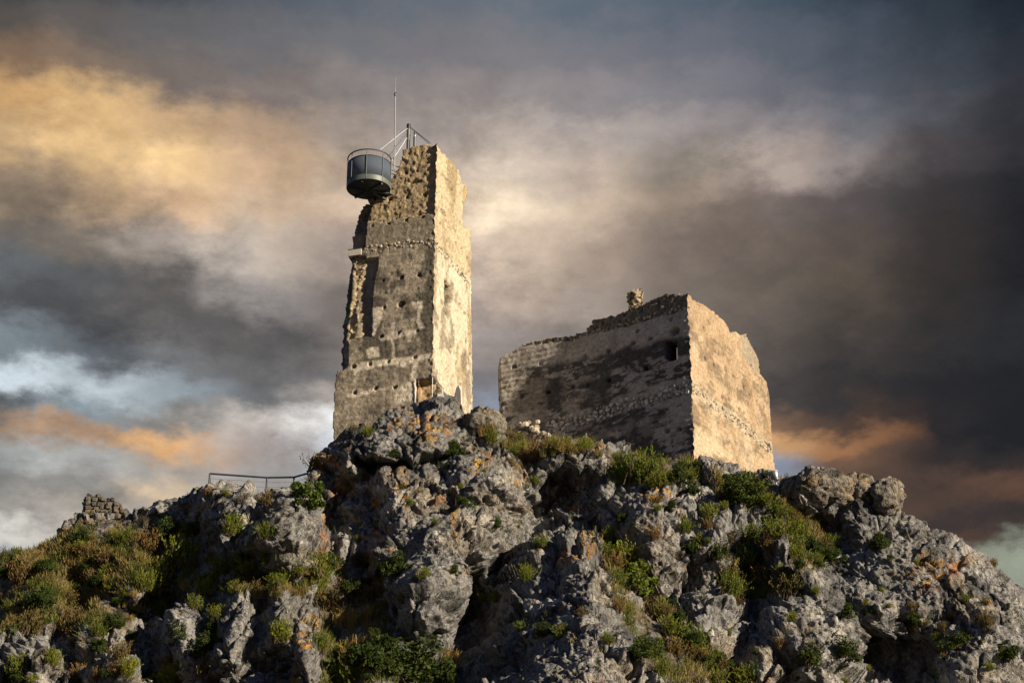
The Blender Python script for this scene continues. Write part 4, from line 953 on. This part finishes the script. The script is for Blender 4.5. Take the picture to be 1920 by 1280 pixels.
# ------------------------------------------------------------------ railing on the shoulder of the hill
def railing():
    j = lambda px: HP[2, np.searchsorted(HPX, px)]
    Yr = max(j(394)[1], j(500)[1], j(551)[1]) + 0.5
    top = [at(393.4, 887.5, Yr), at(500.6, 895.0, Yr + .3), at(551.4, 894.2, Yr + .2), at(580, 886.0, Yr - .6)]
    b = top[0] - [0, 0, 1.1]; root = bpy.data.objects.new('railing', None); col.objects.link(root); root.location = b
    tag(root, 'low steel cable railing on the rock shoulder below the tower', 'railing')
    m = MB(); m.tube([p - b for p in top], .05, 10); m.build('handrail', M['darksteel'], root)
    for i, p in enumerate(top[:3]):
        m = MB(); q = p - b; m.tube([q, q - [0, 0, 1.7]], .046, 10); m.build('post', M['darksteel'], root)
    q = top[0] - b; m = MB(); m.tube([q + [.02, 0, -.1], q + [.14, 0, -1.4]], .03, 8); m.build('brace', M['darksteel'], root)
    for k in range(4):
        m = MB(); m.tube([p - b - [0, 0, .26 * (k + 1)] for p in top], .008, 5); m.build('cable', M['galv'], root)
railing()
def floodlight():
    p, _ = on_hill(1455, 906); c = at(1455, 897, p[1] - .2)
    root = bpy.data.objects.new('floodlight', None); col.objects.link(root); root.location = c
    tag(root, 'grey metal floodlight on a stand at the foot of the sunlit keep wall', 'floodlight')
    ax = np.array([-.25, .5, 1.0]); ax /= np.linalg.norm(ax)
    prof = [(-.12, .10), (-.05, .13), (.08, .15), (.14, .20), (.30, .25), (.34, .26), (.36, .25)]
    m = MB(); m.tube([ax * t for t, _ in prof], [r for _, r in prof], 20); m.build('housing', M['galv'], root)
    m = MB(); m.tube([ax * .34, ax * .38], [.268, .268], 20); m.build('rim', M['concrete'], root)
    m = MB(); m.tube([(-.27, 0, .15), (-.27, 0, -.15), (0, 0, -.22), (.27, 0, -.15), (.27, 0, .15)], .022, 6); m.build('yoke', M['steel'], root)
    m = MB(); m.tube([(0, 0, -.2), (0, 0, -1.0)], .04, 8); m.build('stand', M['steel'], root)
floodlight()

# ------------------------------------------------------------------ stump of a rubble wall on the ridge
def wall_stump():
    jx = [HP[3, np.searchsorted(HPX, x)] for x in (165, 200, 225)]
    Y0 = min(p[1] for p in jx) - 0.1
    A = at(158, 975, Y0 + .2); W = Wall(A, np.array([math.cos(.12), math.sin(.12)]))
    Z = lambda pts: [(130 + x / 8.535, 860 + y / 8.535) for x, y in pts]
    out = W.uz(Z([(240, 595), (350, 568), (480, 578), (560, 604), (720, 645), (818, 685), (850, 800), (892, 912), (960, 1000), (960, 1500), (180, 1500), (215, 950), (248, 900), (236, 720)]))
    base = np.array([A[0], A[1], A[2] - 1.2])
    root = bpy.data.objects.new('rubble_wall', None); col.objects.link(root); root.location = base
    tag(root, 'stump of a dark rubble wall standing alone on the ridge', 'ruined wall')
    colr = lambda U, Zz, P, d: np.ones(U.shape + (3,)) * np.array([.15, .125, .095]) * (1 + .4 * fbm(P, .3, 3, 5))[..., None]
    build_wall('core', W, -.2, max(p[0] for p in out) + .1, base[2], max(p[1] for p in out) + .1, out, lambda U, Zz, P: .10 + 0 * U, colr, .07, parent=root, base=base, res=.07, open_u0=False, thick=.95, ragged=.1)
    rng = np.random.RandomState(5); zmax = max(p[1] for p in out); z = base[2] + .3
    while z < zmax:
        h = rng.uniform(.15, .30); u = -.15 + rng.uniform(0, .1)
        while u < max(p[0] for p in out):
            w = rng.uniform(.16, .48)
            if inpoly(np.array([u + w / 2]), np.array([z + h * .35]), out)[0]:
                put_stone(W, u + w / 2, z + h / 2 + rng.uniform(-.05, .05), .06 + rng.uniform(-.05, .05), w * .52, h * .52, .15, root, base, rng, lib=DARKSTONES)
            u += w
        z += h
    for k in range(34):          # fallen stones banked against the foot
        u = rng.uniform(-.9, 3.4); hh = max(0.0, .75 - .25 * abs(u - 1.0)); put_stone(W, u, base[2] + .75 + rng.uniform(-.2, hh), -.1 - rng.uniform(0, .3), rng.uniform(.1, .26), rng.uniform(.08, .2), .18, root, base, rng, lib=DARKSTONES)
    r_edge = W.uz(Z([(800, 680), (850, 800), (890, 912), (960, 1010)]))
    for u, zz in r_edge:
        for k in range(4): put_stone(W, u - .08, zz - .12, .2 + .2 * k, .15, .12, .14, root, base, rng, lib=DARKSTONES)
wall_stump()

# ------------------------------------------------------------------ loose boulders along the crest
def boulder(px, py, rx, ry, label, seed, sink=0.25, Yo=0.0):
    j = HP[6, np.searchsorted(HPX, px)]; Y = j[1] + Yo; c = at(px, py, Y); k = F / 98.0
    n, m = 90, 60; th = np.linspace(0, 2 * math.pi, n, endpoint=False); ph = np.linspace(-math.pi / 2, math.pi / 2, m)
    T, Ph = np.meshgrid(th, ph); D = np.stack([np.cos(Ph) * np.cos(T), np.cos(Ph) * np.sin(T), np.sin(Ph)], -1)
    V = D * np.array([rx / k, (rx + ry) / 2 / k, ry / k]); Q = V + seed * 11.3
    a1, a2, aid, tl = worley(Q, 1.0, seed); b1, b2, bid, bt = worley(Q, .42, seed + 1)
    rel = .26 * fbm(Q, 1.2, 3, seed) + .20 * tl + .10 * (aid - .5) + .09 * bt + .05 * vnoise(Q, .24, seed) + .035 * vnoise(Q, .13, seed + 3) - .1 * np.clip(.1 - (a2 - a1), 0, 1) / .1
    V = V + D * rel[..., None] * min(1.0, ry / 30)
    C = np.array([.20, .185, .16]) * (1 + .4 * fbm(Q, 1.0, 4, 71))[..., None]
    C = layer(C, .6 * smooth(.02, .4, fbm(Q, .7, 4, 74)), (.07, .068, .066)); C = layer(C, .5 * smooth(.12, .4, fbm(Q, .8, 4, 75)), (.30, .20, .09))
    idx = np.arange(n * m).reshape(m, n); nx = np.roll(idx, -1, 1)
    q = np.stack([idx[:-1], nx[:-1], nx[1:], idx[1:]], -1).reshape(-1, 4)
    o = link('boulder', mesh_np('boulder', V.reshape(-1, 3), q, np.clip(C.reshape(-1, 3), .02, .7)), M['rock'], None, c)
    tag(o, label, 'boulder', 'boulders along the crest')
boulder(1664, 936, 27, 34, 'rounded single boulder at the end of the crest outcrop', 3, Yo=-.4)
boulder(1608, 924, 40, 32, 'blocky boulder wedged beside the rounded boulder on the crest', 5, Yo=-.2)
boulder(1540, 920, 62, 36, 'long craggy boulder on the crest beyond the floodlight', 7, Yo=-.2)
boulder(1492, 915, 32, 24, 'low craggy boulder next to the floodlight', 9, Yo=-.3)
boulder(908, 798, 40, 34, 'ochre stained boulder in the gap between tower and keep', 12, Yo=-.6)

# ------------------------------------------------------------------ plants
def tris_mesh(name, V, Fc, C, mats, midx=None):
    me = mesh_np(name, V, Fc, C, smooth_=False)
    for m in mats: me.materials.append(m)
    if midx is not None: me.polygons.foreach_set('material_index', midx.astype(np.int32))
    return me
def leaf_quads(P, A, B):
    """quads centred on P with half axes A, B"""
    V = np.stack([P - A, P - 0.2 * A + B, P + A, P - 0.2 * A - B], 1).reshape(-1, 3)
    return V, np.arange(len(V)).reshape(-1, 4)
def rnd_dirs(n, rng):
    d = rng.normal(size=(n, 3)); return d / np.linalg.norm(d, axis=1, keepdims=True)
def stems_np(paths, r):
    """three-sided tapered stems"""
    V = []; Fq = []
    for pts in paths:
        b = len(V); m = len(pts)
        for i, p in enumerate(pts):
            rr = r * (1 - 0.7 * i / (m - 1))
            for k in range(3): V.append((p[0] + rr * math.cos(k * 2.094), p[1] + rr * math.sin(k * 2.094), p[2]))
        for i in range(m - 1):
            for k in range(3): Fq.append((b + i * 3 + k, b + i * 3 + (k + 1) % 3, b + i * 3 + 3 + (k + 1) % 3, b + i * 3 + 3 + k))
    return np.array(V), np.array(Fq)
def proto(kind, seed):
    """unit plant, about 2 wide; returns foliage (V,F,C) and stems (V,F)"""
    rng = np.random.RandomState(seed)
    if kind in ('bush', 'leafy', 'round'):
        nc = {'bush': 17, 'leafy': 15, 'round': 26}[kind]; n = {'bush': 190, 'leafy': 130, 'round': 150}[kind]; ls = {'bush': .065, 'leafy': .095, 'round': .06}[kind]
        P = []; Tn = []; paths = []
        for i in range(nc):
            d = rnd_dirs(1, rng)[0]; d[2] = abs(d[2]); rad = rng.uniform(.25, .92) if kind != 'round' else rng.uniform(.5, .68)
            c = d * rad * np.array([1, 1, 1.15 if kind != 'leafy' else 1.35]) + [0, 0, .22]; R = rng.uniform(.12, .42) if kind != 'round' else rng.uniform(.25, .36)
            q = c + rnd_dirs(n, rng) * (R * rng.uniform(.35, 1, n) ** .5)[:, None] * np.array([1, 1, .9]); P.append(q); Tn.append(np.full(n, rng.uniform(.7, 1.25)))
            paths.append([(0, 0, -.3), tuple(c * .45), tuple(c)])
        P = np.concatenate(P); Tn = np.concatenate(Tn) * rng.uniform(.65, 1.35, len(P)); A = rnd_dirs(len(P), rng); B = np.cross(A, rnd_dirs(len(P), rng)); s = ls * rng.uniform(.6, 1.3, (len(P), 1))
        V, Fq = leaf_quads(P, A * s, B * s * .6)
    elif kind in ('broom', 'brown', 'twig'):
        ns = {'broom': 120, 'brown': 100, 'twig': 34}[kind]; nl = {'broom': 22, 'brown': 14, 'twig': 14}[kind]
        P = []; A = []; paths = []; Tn = []
        for i in range(ns):
            az = rng.uniform(0, 6.283); sp = abs(rng.normal(0, .38)) if kind != 'twig' else abs(rng.normal(0, .35)); b = np.array([rng.normal(0, .28), rng.normal(0, .28), -.25])
            d = np.array([math.cos(az) * sp, math.sin(az) * sp, 1.0]); d /= np.linalg.norm(d); L = rng.uniform(.7, 1.75) * (1 - .3 * min(sp, 1))
            cv = np.array([math.cos(az), math.sin(az), 0]) * rng.uniform(0, .35)
            f = lambda t: b + d * L * t + cv * t * t
            t = rng.uniform(.18 if kind == 'broom' else .35, 1, nl)
            q = np.array([f(x) for x in t]) + rng.normal(0, .03, (nl, 3)); P.append(q); dd = d + rnd_dirs(nl, rng) * .55; A.append(dd); Tn.append(np.full(nl, rng.uniform(.65, 1.3)) * (0.75 + .45 * t))
            if i % 3 == 0 or kind == 'twig': paths.append([tuple(f(0)), tuple(f(.5)), tuple(f(.95))])
        P = np.concatenate(P); A = np.concatenate(A); A /= np.linalg.norm(A, axis=1, keepdims=True); Tn = np.concatenate(Tn)
        B = np.cross(A, rnd_dirs(len(P), rng)); s = rng.uniform(.6, 1.3, (len(P), 1)) * (.085 if kind != 'twig' else .06)
        V, Fq = leaf_quads(P, A * s, B * s * .36)
    else:   # dry grass
        nb = 420; V = []; Fq = []; Tn = []; paths = [[(0, 0, -.2), (.02, 0, .2), (.05, .02, .5)], [(0.1, 0, -.2), (.1, .1, .2), (.2, .15, .5)]]
        cl = [(rng.normal(0, .42), rng.normal(0, .35), rng.uniform(.5, 1.0)) for _ in range(9)]
        for i in range(nb):
            cx, cy, ch = cl[i % 9]; az = rng.uniform(0, 6.283); b = np.array([cx + rng.normal(0, .10), cy + rng.normal(0, .10), -.15]); L = ch * rng.uniform(.35, 1.25); sp = abs(rng.normal(0, .5))
            o = np.array([math.cos(az), math.sin(az), 0]); w = np.cross(o, [0, 0, 1]) * rng.uniform(.007, .015)
            p1 = b + o * L * sp * .35 + [0, 0, L * .6]; p2 = b + o * L * sp * 1.2 + [0, 0, L * (1 - .25 * min(sp, 1))]
            k = len(V); V += [b - w, b + w, p1 + w * .8, p1 - w * .8, p2 + w * .9, p2 - w * .9]; Fq += [(k, k + 1, k + 2, k + 3), (k + 3, k + 2, k + 4, k + 5)]; Tn += [rng.uniform(.45, 1.35)]
        V = np.array(V); Fq = np.array(Fq); Cc = np.repeat(np.array(Tn), 6)[:, None] * np.ones(3)
        return (V, Fq, Cc), stems_np(paths, .012)
    Cc = np.repeat(Tn, 4)[:, None] * (1 + np.repeat(rng.normal(0, .08, (len(P), 3)), 4, 0))
    return (V, Fq, np.clip(Cc, .3, 1.8)), stems_np(paths, .03)
KINDMAT = dict(bush='bush', round='bush', leafy='leafy', broom='broom', brown='brown', twig='bluetwig', dry='dry')
PROTO = {}
def get_proto(kind, v):
    if (kind, v) not in PROTO:
        (V, Fq, C), (SV, SF) = proto(kind, 31 * v + len(kind) * 7 + ord(kind[0]))
        fol = tris_mesh('foliage', V, Fq, C, [M[KINDMAT[kind]]])
        stm = tris_mesh('stem', SV, SF, np.ones((len(SV), 3)), [M['bark']])
        both = tris_mesh('plant', np.concatenate([V, SV]), np.concatenate([Fq, SF + len(V)]), np.concatenate([C, np.ones((len(SV), 3))]), [M[KINDMAT[kind]], M['bark']],
                         np.concatenate([np.zeros(len(Fq)), np.ones(len(SF))]))
        PROTO[(kind, v)] = (fol, stm, both)
    return PROTO[(kind, v)]
NAME = dict(bush=('shrub', 'dark green leafy shrub', 'shrub'), round=('bush', 'dense dark round bush', 'bush'), leafy=('shrub', 'light green broad-leaved shrub', 'shrub'),
            broom=('broom_shrub', 'bright green upright broom shrub', 'shrub'), brown=('dry_shrub', 'brown withered shrub', 'shrub'), twig=('twiggy_shrub', 'thin grey-green twiggy shrub', 'shrub'),
            dry=('grass_tuft', 'tuft of straw-coloured dry grass', 'grass'))
def region(px, py):
    if py < 900 and 930 < px < 1140: return 'below the rubble footing of the keep'
    if py < 960 and px >= 1120 and px < 1480: return 'on the rocks under the keep corner'
    if py < 1000 and px >= 1480: return 'among the crest boulders'
    if py < 880 and px < 960: return 'on the crag under the tower'
    if px < 640 and py < 955: return 'along the ridge near the steel railing'
    if px < 260: return 'on the slope below the rubble wall stump'
    if px < 650 and py < 1125: return 'on the earthy ledge below the railing'
    if px < 600: return 'on the rock ribs under the earthy ledge'
    if px < 900 and py > 1130: return 'at the foot of the central crag'
    if px < 980: return 'on the face of the central crag'
    if px < 1260: return 'beside the pyramid rock with orange lichen'
    if px < 1620: return 'on the broken slope below the keep'
    return 'on the bare slope below the crest boulders'
prng = np.random.RandomState(77)
def plant(px, py, wpx, kind, label=None, tall=1.0):
    p, n = on_hill(px, py)
    s = wpx / (F / 96.0) / 2.0
    fol, stm, both = get_proto(kind, prng.randint(3))
    nm, desc, cat = NAME[kind]
    if wpx >= 46:
        o = bpy.data.objects.new(nm, None); col.objects.link(o)
        for part, me in (('foliage', fol), ('stem', stm)):
            c = bpy.data.objects.new(part, me); col.objects.link(c); c.parent = o
    else:
        o = bpy.data.objects.new(nm, both); col.objects.link(o)
    o.location = p - n * 0.12 * s
    lean = Vector((n[0] * .35, n[1] * .35, 1)).normalized().to_track_quat('Z', 'Y')
    o.rotation_mode = 'QUATERNION'; o.rotation_quaternion = lean @ Matrix.Rotation(prng.uniform(0, 6.28), 3, 'Z').to_quaternion()
    o.scale = (s, s, s * tall * prng.uniform(.85, 1.15))
    if label: tag(o, label, cat)
    else:
        r = region(px, py); sz = 'tiny' if wpx < 18 else 'small' if wpx < 28 else 'middling' if wpx < 40 else 'sizeable' if wpx < 56 else 'big'; tag(o, f'{sz} {desc} {r}', cat, f'{sz} {desc} {r}')
    return o
# the ones that stand out
plant(1205, 898, 92, 'broom', 'largest bright green broom shrub, against the shaded keep wall', 1.15)
plant(1650, 1025, 42, 'round', 'lone round dark bush on bare grey rock below the rounded boulder')
plant(850, 850, 52, 'round', 'dark round bush in the cleft right under the tower crag')
plant(738, 1078, 62, 'bush', 'dark spreading bush at the base of the central rock face', 1.1)
plant(572, 948, 74, 'leafy', 'yellow-green leafy shrub spilling over the rock beside the railing end', .9)
plant(600, 872, 62, 'brown', 'brown bristly shrub on the crag edge beside the tower foot', .8)
plant(1395, 948, 110, 'bush', 'wide dark green shrub below the sunlit keep wall', .8)
plant(1195, 1112, 84, 'leafy', 'full light green shrub in the cleft behind the pyramid rock', .9)
plant(1175, 1068, 78, 'broom', 'tall green broom shrub rising behind the pyramid rock', 1.1)
plant(760, 1275, 150, 'bush', 'broad mass of dark green shrub at the very foot of the crag', .9)
plant(908, 818, 62, 'dry', 'golden dry grass clump between tower crag and keep', .9)
plant(1062, 846, 78, 'dry', 'golden dry grass clump against the keep footing', .8)
# further plants, one by one
for a in [(1290, 876, 36, 'broom'), (1240, 905, 48, 'broom'), (1165, 895, 40, 'broom'), (1275, 905, 60, 'bush'), (1300, 925, 40, 'bush'), (1435, 945, 42, 'broom'), (1370, 915, 50, 'bush'), (1340, 905, 34, 'brown'),
          (1155, 880, 34, 'dry'), (1000, 862, 56, 'brown'), (975, 850, 46, 'broom'), (945, 832, 44, 'dry'), (1030, 850, 46, 'dry'), (1095, 838, 34, 'broom'), (1120, 850, 34, 'dry'), (960, 872, 30, 'brown'), (1005, 905, 24, 'broom'),
          (925, 830, 36, 'broom'), (690, 812, 32, 'broom'), (662, 802, 20, 'dry'), (740, 855, 34, 'bush'), (872, 952, 34, 'bush'), (930, 995, 30, 'bush'), (795, 1078, 26, 'broom'), (852, 1074, 28, 'bush'), (755, 1130, 24, 'broom'),
          (988, 1075, 34, 'broom'), (1012, 1022, 38, 'broom'), (985, 1085, 28, 'broom'), (1140, 1015, 40, 'broom'), (1135, 1040, 42, 'broom'), (1110, 1000, 18, 'dry'), (930, 1125, 28, 'broom'), (1160, 1140, 30, 'brown'),
          (1290, 1035, 50, 'bush'), (1285, 990, 34, 'broom'), (1330, 970, 40, 'broom'), (1400, 1085, 76, 'bush'), (1375, 1110, 56, 'broom'), (1430, 1100, 60, 'brown'), (1480, 1110, 60, 'brown'), (1500, 1010, 56, 'broom'), (1520, 1035, 46, 'bush'),
          (1560, 1052, 44, 'bush'), (1470, 945, 30, 'dry'), (1460, 1000, 60, 'broom'), (1410, 1010, 48, 'broom'), (1540, 975, 40, 'broom'), (1440, 1020, 40, 'brown'), (1590, 1160, 36, 'bush'), (1715, 1180, 46, 'bush'), (1660, 1210, 60, 'bush'),
          (1790, 1215, 54, 'bush'), (1850, 1170, 34, 'brown'), (1520, 1250, 50, 'bush'), (1590, 1235, 60, 'bush'), (1710, 1140, 24, 'brown'), (1890, 1240, 46, 'bush'), (1800, 1285, 60, 'bush'), (1200, 1235, 60, 'bush'), (1260, 1190, 50, 'broom'),
          (1300, 1210, 60, 'broom'), (1230, 1160, 46, 'brown'), (1340, 1260, 50, 'bush'), (1400, 1285, 50, 'broom'), (1140, 1200, 28, 'broom'), (1090, 1150, 24, 'brown'), (1050, 1190, 34, 'broom'), (1020, 1190, 44, 'bush'), (975, 1180, 26, 'broom'),
          (650, 1165, 80, 'dry'), (695, 1155, 60, 'dry'), (670, 1215, 86, 'dry'), (640, 1230, 50, 'broom'), (620, 1140, 60, 'brown'), (700, 1120, 50, 'brown'), (660, 1285, 70, 'broom'), (840, 1230, 60, 'dry'), (870, 1160, 70, 'dry'), (830, 1280, 60, 'bush'),
          (700, 1250, 90, 'bush'), (600, 1210, 40, 'broom'), (385, 1225, 66, 'bush'), (405, 1190, 46, 'bush'), (525, 1195, 44, 'broom'), (315, 1285, 56, 'broom'), (390, 1270, 50, 'brown'), (240, 1260, 40, 'broom'), (330, 1195, 40, 'bush'),
          (340, 1050, 80, 'broom'), (310, 1010, 60, 'bush'), (360, 1000, 46, 'bush'), (440, 990, 44, 'broom'), (435, 1005, 40, 'broom'), (500, 1005, 40, 'broom'), (280, 1030, 60, 'brown'), (195, 1055, 50, 'brown'), (370, 975, 26, 'brown'), (500, 1085, 56, 'bush'),
          (460, 1080, 56, 'leafy'), (410, 1075, 50, 'broom'), (540, 1090, 60, 'bush'), (590, 1080, 56, 'broom'), (615, 1070, 50, 'bush'), (500, 1060, 30, 'leafy'), (520, 1112, 50, 'dry'), (480, 1115, 44, 'dry'), (560, 1112, 50, 'dry'), (590, 1115, 46, 'broom'),
          (280, 1110, 60, 'broom'), (300, 1090, 56, 'broom'), (150, 1020, 50, 'bush'), (90, 1075, 60, 'bush'), (40, 1090, 56, 'brown'), (80, 1140, 66, 'bush'), (130, 1170, 60, 'brown'), (60, 1180, 56, 'brown'), (190, 1100, 56, 'bush'), (160, 1040, 44, 'brown'),
          (262, 976, 26, 'twig'), (270, 974, 22, 'twig'), (350, 932, 16, 'twig'), (455, 938, 30, 'twig'), (480, 934, 26, 'twig'), (440, 940, 20, 'twig'), (545, 926, 20, 'twig'), (577, 902, 26, 'twig'), (1474, 896, 20, 'twig'), (1772, 1004, 14, 'twig'),
          (500, 940, 36, 'brown'), (390, 922, 24, 'brown'), (425, 928, 20, 'broom'), (10, 1040, 30, 'twig'), (1870, 1060, 20, 'brown'), (770, 945, 18, 'broom')]:
    plant(*a)
# scattered growth inside the earthy zones
def scatter(poly, n, kinds, w0, w1):
    xs = [p[0] for p in poly]; ys = [p[1] for p in poly]; k = 0
    while k < n:
        x = prng.uniform(max(min(xs), 0), min(max(xs), 1920)); y = prng.uniform(min(ys), min(max(ys), 1285))
        if not inpoly(np.array([x]), np.array([y]), poly)[0] or y < interp(x, CREST) + 8: continue
        plant(x, y, prng.uniform(w0, w1), kinds[prng.randint(len(kinds))]); k += 1
scatter(VEG[0], 85, ['broom', 'brown', 'broom', 'bush', 'dry', 'broom', 'dry'], 12, 42)
scatter(VEG[1], 16, ['bush', 'broom', 'dry', 'bush'], 24, 50)
scatter(VEG[2], 22, ['bush', 'broom', 'broom', 'leafy', 'brown'], 20, 44)
scatter(VEG[3], 26, ['dry', 'broom', 'brown', 'dry'], 16, 36)
scatter(VEG[4], 14, ['bush', 'broom', 'brown'], 20, 44)
scatter(VEG[5], 20, ['bush', 'broom', 'brown', 'broom'], 18, 44)
scatter(VEG[6], 14, ['bush', 'broom', 'dry'], 20, 40)
scatter(VEG[7], 12, ['bush', 'broom', 'brown'], 20, 40)
scatter([(0, 1130), (300, 1110), (420, 1140), (420, 1290), (0, 1290)], 34, ['bush', 'brown', 'broom', 'bush'], 18, 46)
scatter([(1120, 900), (1480, 930), (1620, 1080), (1600, 1285), (1250, 1285), (1180, 1050)], 34, ['bush', 'broom', 'brown'], 12, 30)
scatter([(1600, 980), (1920, 1140), (1920, 1285), (1600, 1285)], 22, ['bush', 'brown', 'broom'], 10, 24)
scatter([(600, 890), (960, 850), (1000, 1000), (900, 1130), (640, 1100)], 18, ['bush', 'broom', 'dry'], 8, 20)
# low mat of grass and creeping growth on the earthy ledges: nobody could count it
def ground_cover():
    rng = np.random.RandomState(9); V = []; C = []
    inz = np.zeros(HU.shape, bool)
    for poly in VEG: inz |= inpoly(HU, HV, poly)
    W_ = np.stack([HU, HV, 0 * HU], -1); dens = 0.25 + fbm(W_, 55, 3, 501)
    flat = smooth(-.1, .5, HN[..., 2])
    prob = np.where(inz, np.clip(dens, 0, 1) * 1.0, 0.012 * np.clip(fbm(W_, 80, 3, 502) + .1, 0, 1)) * (0.25 + flat)
    prob[:3] = 0; pick = np.argwhere((rng.rand(*HU.shape) < prob * 0.40) & (HU > -30) & (HU < 1950))
    P = HP[pick[:, 0], pick[:, 1]]; Nn = HN[pick[:, 0], pick[:, 1]]; n = len(P)
    hue = fbm(P, 1.6, 3, 503)
    k = 5; P = np.repeat(P, k, 0); Nn = np.repeat(Nn, k, 0); hue = np.repeat(hue, k); m = len(P)
    P = P + rng.normal(0, .06, (m, 3)) - Nn * .03
    d = Nn * .4 + np.array([0, 0, .8]) + rnd_dirs(m, rng) * .55; d /= np.linalg.norm(d, axis=1, keepdims=True)
    L = rng.uniform(.08, .36, (m, 1)); w = np.cross(d, rnd_dirs(m, rng)) * rng.uniform(.014, .032, (m, 1))
    V = np.stack([P - w, P + w, P + d * L + w * .3, P + d * L - w * .3], 1).reshape(-1, 3)
    t = smooth(-.25, .3, hue + rng.normal(0, .12, m))[:, None]
    Cg = np.array([.10, .125, .024]) * (1 - t) + np.array([.26, .20, .075]) * t; Cg = Cg * rng.uniform(.5, 1.3, (m, 1))
    me = mesh_np('ground_cover', V, np.arange(len(V)).reshape(-1, 4), np.repeat(Cg, 4, 0), smooth_=False)
    o = link('ground_cover', me, mat_leaf('ground_cover_blade', (1, 1, 1), .25, 0.0))
    tag(o, 'low mat of green and straw grass on the ledges', 'grass', kind='stuff')
ground_cover()
